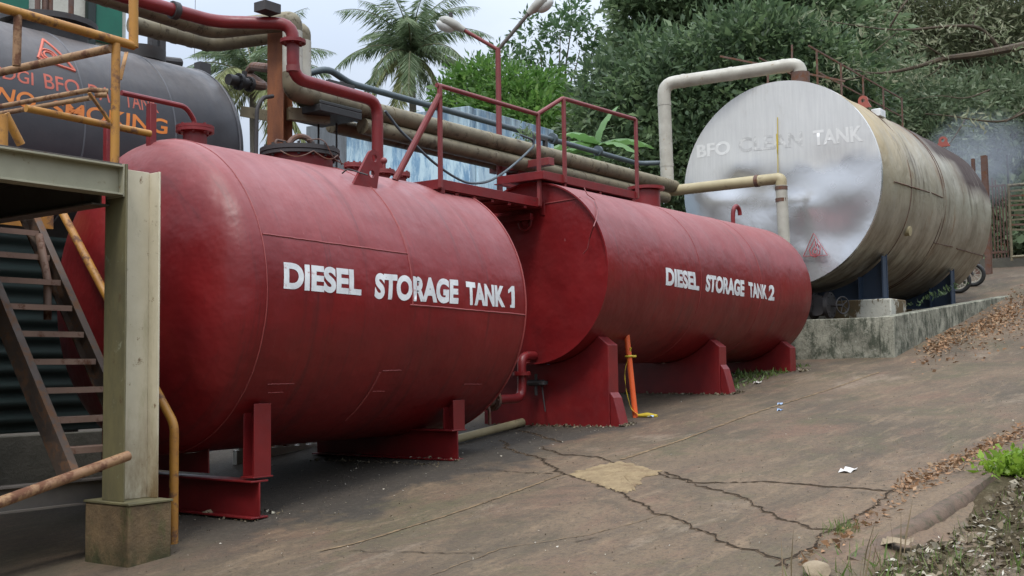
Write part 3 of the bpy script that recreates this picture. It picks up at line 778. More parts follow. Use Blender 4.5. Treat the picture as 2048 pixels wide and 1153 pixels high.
# drain line from the far end
bm = NB(); x2 = T2.a
dp = [at(1063, 712, X=x2-.02), at(1043, 712, X=x2-.25)]
pA = at(1066, 716, X=x2-.02); pB = V((x2-.28, pA.y-.02, pA.z+.02)); pB = at(1043, 712, X=x2-.22); pC = at(1043, 797, X=x2-.22); pD = at(1000, 798, X=T1.b+.0)
pC.y = pB.y; pD = V((T1.b-.03, pC.y+.0, pC.z))
tube(bm, [V((x2+.02, pB.y, pB.z)), pB, V((pB.x, pB.y, pC.z)), V((T1.b-.08, pB.y, pC.z))], .05, 14, .13)
flange(bm, (pB.x, pB.y, at(1043, 748, X=pB.x).z), (0, 0, 1), .1, .016, 8)
part('drain_pipe', bm, m_red, t)
bm = NB(); c_ = V((T1.b+.3, pB.y, pC.z))
cyl(bm, c_-V((.16, 0, 0)), c_+V((.14, 0, 0)), .075, 16); flange(bm, c_+V((.15, 0, 0)), (1, 0, 0), .12, .018); flange(bm, c_-V((.16, 0, 0)), (1, 0, 0), .12, .018)
cyl(bm, c_, c_+V((0, 0, .2)), .03, 10); cyl(bm, c_+V((-.02, 0, .2)), c_+V((.16, -.02, .2)), .012, 8)
tube(bm, [c_+V((-.1, -.1, .1)), c_+V((-.08, -.14, -.1)), c_+V((-.06, -.13, -.25))], .018, 6); part('drain_valve', bm, m_rust2, t)

# ================================================================== DIESEL TANK TWO
t = thing('diesel_tank', 'smaller red horizontal tank lettered DIESEL STORAGE TANK 2 on three red saddles', 'storage tank', (13.2, T2.y, gz(13.2)))
bm = NB(); n = 18
prof = [(T2.a+.03, 0), (T2.a+.03, T2.r-.02), (T2.a-.012, T2.r-.018), (T2.a-.012, T2.r)]
prof += [(T2.a + (T2.b-T2.a)*k/n, T2.r) for k in range(1, n+1)]
prof += [(T2.b+.05, T2.r-.02), (T2.b+.1, T2.r-.08), (T2.b+.16, T2.r*.7), (T2.b+.19, 0)]
lathe_x(bm, prof, T2.y, T2.z, 128); shell = part('shell', bm, m_tank, t, smooth=28)
bm = NB()
for x in (T2.a+2.15, T2.a+3.9): bm.free(); bm = NB(); T2.hoop(bm, x, 0, 2*math.pi, .005, 90); part('weld_seam', bm.copy(), m_seam, shell)
bm.free(); bm = NB(); a_, b_ = at(983, 424.6, X=T2.a+.03), at(1160, 396, X=T2.a+.03); bar(bm, a_, b_, .02, .012)
part('weld_seam', bm, m_seam, shell)
bm = NB()
for w, ll, lr, ul, ur, b in (
    ('DIESEL', (1331, 571), (1398, 582), (1331, 535), (1396, 546), .05), ('STORAGE', (1410, 583), (1488, 594), (1412, 549), (1488, 561), .05),
    ('TANK', (1498, 595), (1534, 599), (1496, 564), (1533, 571), .05), ('2', (1536, 601), (1548, 602), (1537, 570), (1549, 571), .045)):
    bm = NB(); T2.word(bm, w, ll, lr, ul, ur, b); part('lettering', bm, m_white, t, smooth=0)
bm = NB(); c_ = at(1050, 446, X=T2.a-.02); torus(bm, c_, (1, 0, 0), .085, .012); torus(bm, c_+V((.02, 0, 0)), (1, 0, 0), .05, .014); cyl(bm, c_-V((.0, 0, 0)), c_+V((.05, 0, 0)), .04, 16)
part('end_nozzle', bm, m_red, t)
zt = T2.z+T2.r
bm = NB(); q_ = at(1466, 438, Y=T2.y); a_ = V((q_.x, q_.y, zt-.03))
tube(bm, [a_, a_+V((0, 0, .2)), a_+V((.02, -.01, .3)), a_+V((.1, -.02, .34)), a_+V((.17, -.03, .28)), a_+V((.18, -.03, .2))], .032, 12, .06); cyl(bm, a_, a_+V((0, 0, .045)), .07, 16)
part('vent_hook', bm, m_red, t)
bm = NB(); q_ = at(1292, 390, Y=T2.y+.2); cyl(bm, (q_.x, q_.y, zt-.15), (q_.x, q_.y, q_.z+.05), .19, 24); cyl(bm, (q_.x, q_.y, q_.z+.06), (q_.x, q_.y, q_.z+.1), .25, 24); part('manhole', bm, m_red, t)
bm = NB(); pts = [at(1163, 362, X=10.9)]
for px, py in ((1165, 378), (1172, 392), (1186, 402), (1193, 420), (1190, 440), (1184, 455), (1176, 480), (1172, 500), (1163, 510)):
    pp_ = T2.hit(px, py)[0] if px > 1178 else at(px, py, X=T2.a-.02 if py > 440 else 10.6); pts.append(pp_+V((0, -.02, .01)))
tube(bm, pts[1:], .006, 6); part('loose_wire', bm, m_redold, t)
def saddle2(x, front, first):
    g0 = gz(x); yf = 6.485; hw = T2.y-yf; rr = T2.r+.004; dx = .2
    ztp = at(1222, 690, Y=yf).z; pol = [(yf, g0-.02), (yf, ztp)]
    a0 = math.atan2(ztp+.14-T2.z, -(hw-.13))
    ya, za = yf+.13, ztp+.14
    th = math.acos((ya-T2.y)/rr); n = 20
    for k in range(n+1):
        a = -(th) + (2*th-math.pi)*k/n * 1.0
        a = -th + (th-(math.pi-th))*k/n
        pol.append((T2.y+rr*math.cos(a), T2.z+rr*math.sin(a)))
    pol += [(2*T2.y-yf, ztp), (2*T2.y-yf, g0-.02)]
    s = NB(); prism(s, pol, 0, x-dx/2, x+dx/2)
    sd_ = part('saddle', s, m_red, t, .006, smooth=0)
    if front:
        s = NB()
        w = .36
        v = [(yf-.004, g0-.02), (yf-.004, g0+.36), (yf-.05, g0+.3), (yf-.13, g0+.0), (yf-.13, g0-.02)]
        prism(s, v, 0, x-dx/2+.012, x+dx/2-.012); part('saddle_foot', s, m_red, sd_, .006, smooth=0)
saddle2(10.68, True, True); saddle2(13.38, True, False); saddle2(15.66, False, False)
bm = NB(); c_ = at(1072, 766, X=10.5); cyl(bm, c_-V((0, .1, 0)), c_+V((0, .1, 0)), .035, 10); cyl(bm, c_-V((0, 0, .14)), c_+V((0, 0, .1)), .018, 8); cyl(bm, c_-V((0, .1, .02)), c_+V((0, -.1, .02)), .05, 10)
cyl(bm, c_+V((0, -.08, -.03)), c_+V((0, -.12, -.32)), .008, 6); part('drain_valve', bm, m_dark, t)

# ================================================================== SILVER TANK
t = thing('clean_fuel_tank', 'silver clad tank with dented round end lettered BFO CLEAN TANK, behind the red tanks', 'storage tank', (21, T3.y, gz(21)))
bm = NB(); n = 26; sg = 96
for i in range(n+1): pass
rings = []
for i in range(n+1):
    x = T3.a+.01+(T3.b-T3.a-.01)*i/n; rg = []
    for k in range(sg):
        a = 2*math.pi*k/sg; e = .012*S(5*a+i*.6)*S(i*.9+2*a)+.006*S(11*a+i*1.7)
        rg.append(bm.verts.new((x, T3.y+(T3.r+e)*math.cos(a), T3.z+(T3.r+e)*math.sin(a))))
    rings.append(rg)
for a, b in zip(rings, rings[1:]):
    for k in range(sg): bm.faces.new((a[k], a[(k+1) % sg], b[(k+1) % sg], b[k]))
bm.faces.new(rings[-1])
shell = part('shell', bm, m_silver, t, smooth=40)
bm = NB()
for x0 in (1.5, 3.35, 3.5): T3.hoop(bm, T3.a+x0, 0, 2*math.pi, .006, 80, .004)
for a, b in (((1788, 364), (1858, 385)), ((1862, 386), (1885, 396)), ((1868, 486), (1905, 494)), ((1912, 497), (1972, 514))): T3.line(bm, a, b, .009, dr=.008)
part('sheet_seam', bm, m_rust2, shell)
# end plate, buckled in its lower half
bm = NB(); nr = 30; rings = []
_dr = random.Random(5); DENTS = [(_dr.uniform(-.9, .9), _dr.uniform(-.9, .25), _dr.uniform(.16, .42), _dr.uniform(-.045, .045)) for _ in range(26)]
def dent(y, z):
    yy, zz = (y-T3.y)/T3.r, (z-T3.z)/T3.r
    lowr = 1/(1+math.exp((zz-.2)*9)); edge = max(0, 1-math.hypot(yy, zz)**6)
    return edge*(lowr*sum(h*math.exp(-((yy-a)**2/(w*w)+(zz-b)**2/(w*w*.5))) for a, b, w, h in DENTS)+.006*S(yy*5+zz*3))
    d = (.05*S(yy*5+zz*4+1)*S(zz*6-yy*2) + .03*S(yy*11-zz*7)*S(zz*9+2) + .016*S(yy*19+zz*23))*lowr
    d += .008*S(yy*8+zz*3)*(1-lowr)
    return d*edge
for i in range(nr+1):
    r_ = T3.r*1.004*i/nr
    rings.append([bm.verts.new((T3.a-.012+dent(T3.y+r_*math.cos(a), T3.z+r_*S(a)), T3.y+r_*math.cos(a), T3.z+r_*S(a))) for a in [2*math.pi*k/sg for k in range(sg)]] if i else [bm.verts.new((T3.a-.012, T3.y, T3.z))])
for k in range(sg): bm.faces.new((rings[0][0], rings[1][k], rings[1][(k+1) % sg]))
for a, b in zip(rings[1:], rings[2:]):
    for k in range(sg): bm.faces.new((a[k], b[k], b[(k+1) % sg], a[(k+1) % sg]))
lip = [bm.verts.new((T3.a+.05, T3.y+T3.r*1.006*math.cos(2*math.pi*k/sg), T3.z+T3.r*1.006*S(2*math.pi*k/sg))) for k in range(sg)]
for k in range(sg): bm.faces.new((rings[-1][k], lip[k], lip[(k+1) % sg], rings[-1][(k+1) % sg]))
face = part('end_plate', bm, m_face, t, smooth=50)
def face_word(body, ll, lr, ul, ur, bold, dx=-.03):
    q = [at(*p, X=T3.a) for p in (ll, lr, ul, ur)]; b = text_bm(body, bold, 2)
    for v in b.verts:
        p = quadmap(q, v.co.x, v.co.y); v.co = V((T3.a-.012+dent(p.y, p.z)-.003, p.y, p.z))
    return b
b = face_word('BFO', (1395, 317), (1461, 309), (1394, 291), (1461, 281), .03); part('lettering', b, m_ghost, face, smooth=0)
b = face_word('CLEAN', (1478, 306), (1606, 293), (1478, 277), (1605, 263), .02); part('lettering', b, m_ghost2, face, smooth=0)
b = face_word('TANK', (1627, 292), (1727, 283), (1626, 262), (1725, 251), .03); part('lettering', b, m_ghost, face, smooth=0)
bm = NB()
tri = [at(1627, 467, X=T3.a-.055), at(1607, 513, X=T3.a-.055), at(1655, 511, X=T3.a-.055)]
for a, b in zip(tri, tri[1:]+tri[:1]): bar(bm, a, b, .006, .018, (1, 0, 0))
fl = [(0, -.17), (.09, -.12), (.1, -.02), (.05, .06), (.03, .0), (.0, .14), (-.05, .04), (-.1, -.04), (-.08, -.13)]
fc = (tri[0]+tri[1]+tri[2])/3+V((0, 0, .02)); fp = [fc+V((0, -a*.9, b*.95)) for a, b in fl]
tube(bm, fp+[fp[0]], .009, 5); fp = [fc+V((0, -a*.4, b*.45-.05)) for a, b in fl]; tube(bm, fp+[fp[0]], .008, 5)
part('hazard_sign', bm, m_sign, face)
bm = NB()
for a, b in (((1555, 235), (1556, 355)), ((1553, 268), (1555, 308))):
    p0, p1 = at(*a, X=T3.a-.03), at(*b, X=T3.a-.03); bar(bm, p0, p1, .014, .004, (1, 0, 0))
part('drip_stain', bm, m_yel2, face)
# saddles
for x in (18.95, 22.95):
    yf = 6.15; g0 = 2.83; rr = T3.r+.03; th = math.acos((yf-T3.y)/rr); pol = [(yf, g0)]
    for k in range(21):
        a = -th + (2*th-math.pi)*k/20; pol.append((T3.y+rr*math.cos(a), T3.z+rr*math.sin(a)))
    pol.append((2*T3.y-yf, g0)); bm = NB(); prism(bm, pol, 0, x-.015, x+.015)
    for yy in (yf+.02, yf+.42, T3.y, 2*T3.y-yf-.42):
        zt_ = T3.z - math.sqrt(rr*rr-(yy-T3.y)**2); box(bm, (x-.2, yy-.012, g0+.001), (x-.016, yy+.012, zt_-.02))
    box(bm, (x-.22, yf-.01, g0-.03), (x+.22, 2*T3.y-yf+.01, g0-.001))
    part('saddle', bm, m_saddle, t)
for px, py in ((1726, 205), (1886, 283)):
    q_ = T3.hit(px, py+9)[0]; bm = NB(); x0, z0 = q_.x, q_.z-.02
    plate_with_holes(bm, [(x0-.14, z0), (x0+.14, z0)] + arc2(x0, z0+.13, .085, R(-15), R(195)), [((x0, z0+.13), .035)], q_.y, .04); R_ = Matrix.Translation((x0, q_.y, z0)) @ Matrix.Rotation(R(-90), 4, 'Z') @ Matrix.Translation((-x0, -q_.y, -z0)); bmesh.ops.transform(bm, matrix=R_, verts=bm.verts); part('lifting_lug', bm, paint('faded orange red paint', (.33, .085, .06), (.25, .065, .05)), t, smooth=0)
q_ = T3.hit(1757, 232)[0]; bm = NB(); box(bm, q_+V((-.14, -.08, -.03)), q_+V((.14, .08, .1))); part('junction_box', bm, m_white, t, .01)
bm = NB(); q_ = T3.hit(1815, 462)[0]; cyl(bm, q_+V((0, .04, 0)), q_+V((0, -.05, -.01)), .085, 18); part('inspection_plug', bm, m_clady, t)
# rusty guard rail along the crown
yr = T3.y-.1; ztop3 = T3.z+T3.r
xs_ = [(1700, 170), (1742, 190), (1755, 150), (1786, 190), (1822, 205), (1852, 225)]
rail = thing('guard_rail', 'thin rusty guard rail standing along the top of the silver tank', 'guard rail', (20.5, yr, ztop3))
bm0 = NB()
for yy, hh in ((T3.y-.35, .75), (T3.y+.55, .75)):
    z0 = T3.z+math.sqrt(T3.r**2-(yy-T3.y)**2)
    for i, x in enumerate(np.arange(18.6, 23.4, 1.15)):
        bm = NB(); bar(bm, (x, yy, z0-.02), (x, yy, z0+hh), .028, .028); part('post', bm, m_rust2, rail)
    bm = NB(); bar(bm, (18.3, yy+.02, z0+hh), (23.3, yy+.02, z0+hh), .024, .024); part('top_rail', bm, m_rust2, rail)
    bm = NB(); bar(bm, (18.6, yy+.02, z0+hh*.5), (23.2, yy+.02, z0+hh*.5), .02, .02); part('mid_rail', bm, m_rust2, rail)
bm = NB(); bar(bm, at(1440, 113, X=17.9), at(1690, 163, X=18.6), .03, .03); bar(bm, at(1584, 90, X=17.75), at(1584, 168, X=17.75), .025, .025); pieces('loose_bar', bm, m_rust2, rail)

# ================================================================== BASIN, PEDESTALS, BIG VALVE
bw = thing('basin_wall', 'low mossy concrete basin wall round the foot of the silver tank', 'wall', (17.3, 5.55, gz(17.3)))
bm = NB(); th = .22
pa, pb = V((17.3, 5.55, 0)), V((25.4, 5.6, 0)); n = 16; prev = None
for i in range(n+1):
    q_ = pa.lerp(pb, i/n); zt_ = 2.46 + (3.14-2.46)*(i/n)
    rg = [bm.verts.new((q_.x, q_.y, gz(q_.x)-.15)), bm.verts.new((q_.x, q_.y, zt_)), bm.verts.new((q_.x, q_.y+th, zt_)), bm.verts.new((q_.x, q_.y+th, gz(q_.x)-.15))]
    if prev:
        for k in range(3): bm.faces.new((prev[k], prev[k+1], rg[k+1], rg[k]))
    else: bm.faces.new(rg)
    prev = rg
bm.faces.new(prev)
part('side_wall', bm, m_basin, bw, .012)
bm = NB(); box(bm, (17.295, 5.553+th, gz(17.3)-.15), (17.3+th, 9.6, 2.455)); part('front_wall', bm, m_basin, bw, .012)
bm = NB(); box(bm, (25.18, 5.6+th, gz(25)-.15), (25.4, 9.6, 3.13)); part('rear_wall', bm, m_basin, bw, .012)
bm = NB(); box(bm, (18.45, 5.95, 1.9), (19.25, 9.0, 2.798)); solo('concrete_pedestal', bm, m_ped, 'peeling white concrete pedestal under the front navy saddle of the silver tank', 'pedestal', (18.85, 7.4, 1.9), bevel=.02)
bm = NB(); box(bm, (22.6, 6.0, 2.6), (23.3, 9.0, 2.798)); solo('concrete_pedestal', bm, m_ped, 'low concrete pedestal under the rear navy saddle of the silver tank', 'pedestal', (22.95, 7.4, 2.6), bevel=.02)
v = thing('gate_valve', 'dark gate valve with spoked handwheel behind the basin wall', 'valve', at(1650, 615, X=18.0))
c_ = at(1640, 612, X=18.05); bm = NB(); cyl(bm, c_+V((0, .5, 0)), c_+V((0, -.15, 0)), .14, 16); cyl(bm, c_-V((.15, 0, 0)), c_+V((.15, 0, 0)), .17, 16); flange(bm, c_+V((0, .1, 0)), (0, 1, 0), .22, .03); flange(bm, c_+V((0, -.16, 0)), (0, 1, 0), .22, .03); part('valve_body', bm, m_dark, v)
w_ = at(1685, 611, X=18.05); bm = NB(); cyl(bm, c_, V((w_.x, w_.y, w_.z)), .025, 8); part('stem', bm, m_dark, v)
ax = V((-.45, -.9, 0)); bm = NB(); torus(bm, w_, ax, .135, .014); s1, u1 = frame(ax)
for k in range(5): a = k*2*math.pi/5; cyl(bm, w_, w_+(s1*math.cos(a)+u1*S(a))*.135, .009, 6)
part('handwheel', bm, m_dark, v)

# ================================================================== BLACK DAY TANK
t = thing('day_tank', 'black elevated horizontal tank with orange NO SMOKING lettering at upper left', 'storage tank', (6, BT.y, gz(6)))
bm = NB(); n = 20
prof = [(BT.a, 0), (BT.a, BT.r)] + [(BT.a+(BT.b-BT.a)*k/n, BT.r) for k in range(1, n+1)]
for k in range(1, 9): a = math.pi/2*k/8; prof.append((BT.b+.22*S(a), BT.r*math.cos(a)**.8 if k < 8 else 0))
lathe_x(bm, prof, BT.y, BT.z, 112); shell = part('shell', bm, m_btank, t)
bm = NB()
for px, py in ((170, 220), (342, 200)): T = BT.hit(px, py)[1].x; BT.hoop(bm, T, R(60), R(330), .01, 70)
BT.hoop(bm, BT.b-.02, 0, 2*math.pi, .012, 90); part('hoop_band', bm, m_band, shell)
bm = NB()
for w, ll, lr, ul, ur, b in (('NO', (-12, 200), (72, 221), (0, 174), (70, 188), .02), ('SMOKING', (101, 232), (334, 270), (104, 200), (335, 240), .02)):
    bm = NB(); BT.word(bm, w, ll, lr, ul, ur, b); part('lettering', bm, m_otext, t, smooth=0)
for w, ll, lr, ul, ur in (('BDGI', (-18, 152), (67, 172), (-12, 131), (66, 146)), ('BFO', (90, 177), (158, 193), (86, 147), (158, 163)), ('DAY', (176, 194), (240, 212), (176, 168), (240, 182)), ('TANK', (250, 214), (318, 227), (247, 184), (313, 199))):
    bm = NB(); BT.word(bm, w, ll, lr, ul, ur, .008); part('lettering', bm, m_stext, t, smooth=0)
bm = NB(); tri = [(86, 80), (76, 117), (150, 143)]
for a, b in zip(tri, tri[1:]+tri[:1]): BT.line(bm, a, b, .016, 14, .0)
q_ = BT.hit(98, 112)[1]
for rr_ in (.09, .055):
    tube(bm, [BT.pt(q_.x+rr_*math.cos(k*math.pi/8), q_.y+rr_*S(k*math.pi/8)/BT.r, .0) for k in range(17)], .013, 5)
part('hazard_sign', bm, m_stext, t)
bm = NB()
for x in (2.2, 7.6):
    for yy in (BT.y-.8, BT.y+.8): hbeam(bm, (x, yy, gz(x)-.05), (x, yy, BT.z-BT.r*.55), .2, .2, .012, (1, 0, 0))
    hbeam(bm, (x, BT.y-1, BT.z-BT.r-.12), (x, BT.y+1, BT.z-BT.r-.12), .2, .2)
pieces('support_frame', bm, m_greybeam, t)
bm = NB(); zt = BT.z+BT.r
q_ = at(95, 42, Y=BT.y); cyl(bm, (q_.x, q_.y, zt-.1), (q_.x, q_.y, zt+.1), .42, 28); cyl(bm, (q_.x, q_.y, zt+.1), (q_.x, q_.y, zt+.16), .52, 28); box(bm, (q_.x+.1, q_.y-.1, zt+.16), (q_.x+.28, q_.y+.1, zt+.3))
part('manhole', bm, m_dark, t)
bm = NB()
for px in (75, 89, 100, 142):
    q_ = at(px, 30, Y=BT.y-.2); cyl(bm, (q_.x, q_.y, zt+.0), (q_.x, q_.y, zt+1.5), .03, 8)
pieces('standpipe', bm, m_rust2, t)
bm = NB()
for px, py in ((305, 60), (322, 90)):
    q_ = at(px, py, Y=BT.y-.1); box(bm, (q_.x-.04, q_.y-.04, zt-.1), (q_.x+.04, q_.y+.04, q_.z+.15))
q_ = at(318, 105, Y=BT.y-.1); cyl(bm, (q_.x-.25, q_.y, zt-.05), (q_.x-.25, q_.y, zt+.1), .28, 20); cyl(bm, (q_.x-.02, q_.y, zt+.02), (q_.x+.3, q_.y, zt+.06), .06, 10)
q_ = at(405, 125, Y=BT.y); box(bm, (q_.x-.08, q_.y-.06, zt-.15), (q_.x+.08, q_.y+.06, zt+.16)); pieces('top_fitting', bm, m_dark, t)
bm = NB(); q_ = at(470, 162, X=BT.b+.16); cyl(bm, q_+V((-.1, 0, 0)), q_+V((.22, 0, 0)), .065, 16); flange(bm, q_+V((.06, 0, 0)), (1, 0, 0), .1, .02); flange(bm, q_+V((.22, 0, 0)), (1, 0, 0), .09, .02)
cyl(bm, q_+V((.14, 0, 0)), q_+V((.14, 0, .14)), .03, 8); part('end_valve', bm, m_dark, t)
bm = NB(); a_ = q_+V((.22, 0, 0)); tube(bm, [a_, a_+V((.2, -.05, 0)), at(495, 150, Y=10.9), at(505, 133, Y=10.7), at(560, 140, Y=9.6), at(575, 143, Y=9.4)], .055, 10, .1); part('outlet_pipe', bm, m_rust2, t)

# ================================================================== STEEL PLATFORM, STAIR, HANDRAILS (left)
cx0, cx1, cyf, cyb = 4.645, 4.925, 6.655, 6.895
g0 = gz(4.6); ptop = g0+.40
bm = NB()
pl = [(4.58, 6.52), (4.98, 6.52), (4.98, 7.12), (4.58, 7.12)]
box(bm, (4.605, 6.535, g0-.06), (4.945, 7.03, ptop)); solo('concrete_plinth', bm, m_plinth, 'stained mossy concrete block under the pale green column', 'plinth', (4.78, 6.8, g0), bevel=.012)
pf = thing('steel_platform', 'pale green steel platform frame with a single H column at left', 'platform', (4.8, 6.75, ptop))
bm = NB(); zc = at(285, 333, Y=6.655).z
box(bm, (4.598, 6.528, ptop+.001), (4.952, 7.04, ptop+.017))
tcol = .014; ymid = (cyf+cyb)/2
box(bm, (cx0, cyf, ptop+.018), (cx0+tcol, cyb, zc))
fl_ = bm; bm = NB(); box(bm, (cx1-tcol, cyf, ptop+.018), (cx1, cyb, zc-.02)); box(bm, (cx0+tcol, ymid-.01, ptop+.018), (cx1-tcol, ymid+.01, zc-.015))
col = part('column', bm, m_col, pf, .003)
q = M('stained flange with painted shade'); _c = q.mix(q.ramp(q.noise(4, 8, .75, (1, 1, .35)), .35, .65), (.15, .13, .06), (.085, .075, .04))
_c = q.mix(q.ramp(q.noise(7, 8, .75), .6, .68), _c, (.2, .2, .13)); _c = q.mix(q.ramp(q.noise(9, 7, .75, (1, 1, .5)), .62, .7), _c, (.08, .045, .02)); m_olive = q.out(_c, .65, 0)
part('flange', fl_, m_olive, col, .003)  # darker olive paints in the shade on this face, besides its stains
bt_ = zc; bh = .205
bm = NB(); hbeam(bm, (-1.0, 6.735, bt_-bh/2-.01), (cx0-.012, 6.735, bt_-bh/2-.01), .13, bh, .013); box(bm, (cx0-.012, 6.67, bt_-bh-.02), (cx0-.001, 6.87, bt_-.0))
part('edge_beam', bm, m_beam, pf, .002)
bm = NB(); hbeam(bm, (cx0-.09, 6.81, bt_-.15), (cx0-.09, 9.6, bt_-.15), .14, .26, .013)
part('cross_beam', bm, m_greybeam, pf, .002); bm = NB(); hbeam(bm, (2.6, 6.81, bt_-.15), (2.6, 9.6, bt_-.15), .14, .26, .013); part('cross_beam', bm, m_greybeam, pf, .002); bm = NB(); hbeam(bm, (-1.0, 9.66, bt_-.15), (cx0-.01, 9.66, bt_-.15), .12, .2, .012)
part('cross_beam', bm, m_greybeam, pf, .002)
bm = NB(); box(bm, (-1.0, 6.69, bt_-.006), (cx0-.005, 9.7, bt_+.004)); part('deck_plate', bm, m_greybeam, pf, .001)
hr = thing('handrail', 'worn yellow pipe handrails round the deck of the steel platform', 'handrail', (4.6, 6.75, bt_))
Yr = 6.72
def pipe(pts, r, mat, nm, par, rad=0): b = NB(); tube(b, pts, r, 12, rad); return part(nm, b, mat, par)
cA = at(268, 92, Y=Yr); cB = at(-60, -2, Y=Yr)
pipe([cA, cB], .032, m_yellow, 'top_rail', hr)
q0, q1 = at(232, 88, Y=Yr), at(224, 312, Y=Yr); pipe([q0, V((q0.x, q0.y, bt_+.0))], .03, m_yellow, 'post', hr)
pipe([at(267, 95, Y=Yr), at(267, -40, Y=Yr)], .033, m_yellow, 'post', hr)
q0 = at(36, 20, Y=Yr); pipe([V((q0.x, Yr, q0.z)), at(33, 132, Y=Yr)], .026, m_yellowrust, 'post', hr)
pipe([at(52, 217, Y=Yr+.35), at(300, 268, Y=Yr+.35)], .026, m_yellow, 'mid_rail', hr)
a_ = at(224, 97, Y=Yr); pipe([a_, at(-40, 154, X=a_.x+.0)], .03, m_yellowrust, 'side_rail', hr)
a_ = at(182, 180, Y=Yr+.05)
pipe([at(216, 183, Y=Yr), a_, at(-30, 219, X=a_.x)], .018, m_yellowrust, 'side_rail', hr); 
b_ = a_-V((0, 0, .055)); pipe([b_, at(-30, 233, X=a_.x)], .018, m_yellowrust, 'side_rail', hr)
pipe([at(214, 190, Y=Yr), a_-V((-.03, 0, .03))], .02, m_yellowrust, 'side_rail', hr)
bm = NB(); bar(bm, at(178, 186, Y=Yr), at(220, 245, Y=Yr), .03, .01); part('brace', bm, m_yellow, hr)
bm = NB(); bar(bm, at(253, 105, Y=Yr+.1), at(240, 160, Y=Yr), .025, .008); part('brace', bm, m_yellow, hr)
pipe([at(10, 228, Y=Yr+.2), at(42, 290, Y=Yr+.2)], .028, m_yellow, 'brace', hr); pipe([at(6, 230, Y=Yr+.1), at(6, 300, Y=Yr+.1)], .03, m_yellow, 'post', hr)
# lower loose handrail in front of the column
bm = NB(); a_ = at(256, 912, Y=6.5); b_ = at(-30, 1016, Y=6.3); tube(bm, [a_, b_], .034, 12); 
solo('rail_pipe', bm, m_yellowrust, 'rusty sloping pipe rail passing in front of the pale green column foot', 'pipe rail', b_)
# stair
st = thing('steel_stair', 'steep steel stair with open treads behind the pale green column', 'stair', (5.1, 7.6, gz(5.1)))
y0, sl = 7.02, 1.3
XL = at(140, 955, Y=7.02).x; zb0 = at(140, 955, Y=7.02).z; XR = XL+.57
topY = 8.75; dirv = V((0, 1, sl))
for X, sd2 in ((XL, 1), (XR, -1)):
    a_ = V((X, y0, zb0)); b_ = V((X, topY, zb0+(topY-y0)*sl)); bm = NB(); channel(bm, a_, b_, .06, .165, .01, None, sd2); part('stringer', bm, m_string, st)
for k in range(10):
    zz = zb0+.19+k*.205; yy = y0+(zz-zb0)/sl
    bm = NB(); box(bm, (XL+.032, yy-.08, zz-.012), (XR-.032, yy+.11, zz)); box(bm, (XL+.032, yy-.092, zz-.04), (XR-.032, yy-.081, zz+.002)); part('tread', bm, m_tread, st)
bm = NB(); hbeam(bm, (2.6, y0+.06, zb0-.11), (5.15, y0+.06, zb0-.11), .12, .17, .012); part('base_beam', bm, m_greybeam, st)
hx = 5.2; f0 = at(347, 1075, X=hx); f0.z = gz(hx)
h1 = V((hx, f0.y, at(338, 850, Y=f0.y).z)); h2 = at(118, 413, X=hx+.05)
pipe([f0-V((0, 0, .05)), h1, h2, h2+(h2-h1)*.25], .033, m_yellow, 'handrail', st, .06)
bm = NB(); a_ = at(95, 600, X=XR-.06); pipe([at(78, 470, X=XR-.1), at(95, 560, X=XR-.1), at(95, 640, X=XR-.1)], .03, m_tread, 'handrail', st)
bm = NB(); q_ = at(65, 432, Y=9.2); box(bm, (q_.x-.35, 9.2, q_.z-.1), (q_.x+.2, 9.21, q_.z+.14)); part('landing_plate', bm, m_yellow, st)
# walls glimpsed beneath, plus an unseen shading wall
bm = NB(); prev = None
for i in range(97):
    z = 1.2+i*.02; y = 10.35+.02*S(i*.785); a, b = bm.verts.new((1.0, y, z)), bm.verts.new((7.5, y, z))
    if prev: bm.faces.new((prev[0], prev[1], b, a))
    prev = (a, b)
o = solo('corrugated_wall', bm, m_green, 'dark green corrugated sheet wall in shade behind the stair', 'wall', (5, 10.35, 1.2)); sm = o.modifiers.new('solid', 'SOLIDIFY'); sm.thickness = .004
bm = NB(); box(bm, (2.2, 6.9, .1), (2.3, 10.3, bt_-.35)); solo('side_wall', bm, m_lowwall, 'unseen grey wall added to shade the space under the platform at far left', 'wall', (2.25, 8.6, .1), bevel=.01)  # out-of-view wall, added to keep light off the stair side
bm = NB(); box(bm, (2.35, 10.2, .1), (8.2, 10.32, 1.18)); solo('low_wall', bm, m_lowwall, 'low grey concrete wall under the green corrugated sheet', 'wall', (5, 10.26, .1), bevel=.01)
# white balustrade far behind, glimpsed under the tank
fb = thing('white_balustrade', 'white picket balustrade glimpsed in the gap beneath the nearest red tank', 'fence', (11.8, 14.5, gz(11.8)))
fp_ = onground(628, 894); x0, yf, z0 = fp_.x-1.1, fp_.y, gz(fp_.x)
bm = NB(); box(bm, (x0, yf-.03, z0+.3), (x0+3.4, yf+.03, z0+.42)); box(bm, (x0, yf-.03, z0-.2), (x0+3.4, yf+.03, z0+.03)); pieces('rail', bm, m_pale, fb)
bm = NB()
for k in range(20): x = x0+.04+k*.17; box(bm, (x, yf-.02, z0+.03), (x+.08, yf+.02, z0+.3))
pieces('picket', bm, m_pale, fb)

# ================================================================== PIPES
def clamp(bm, p, ax, r): p = V(p); ax = V(ax).normalized(); cyl(bm, p-ax*.03, p+ax*.03, r, 14)
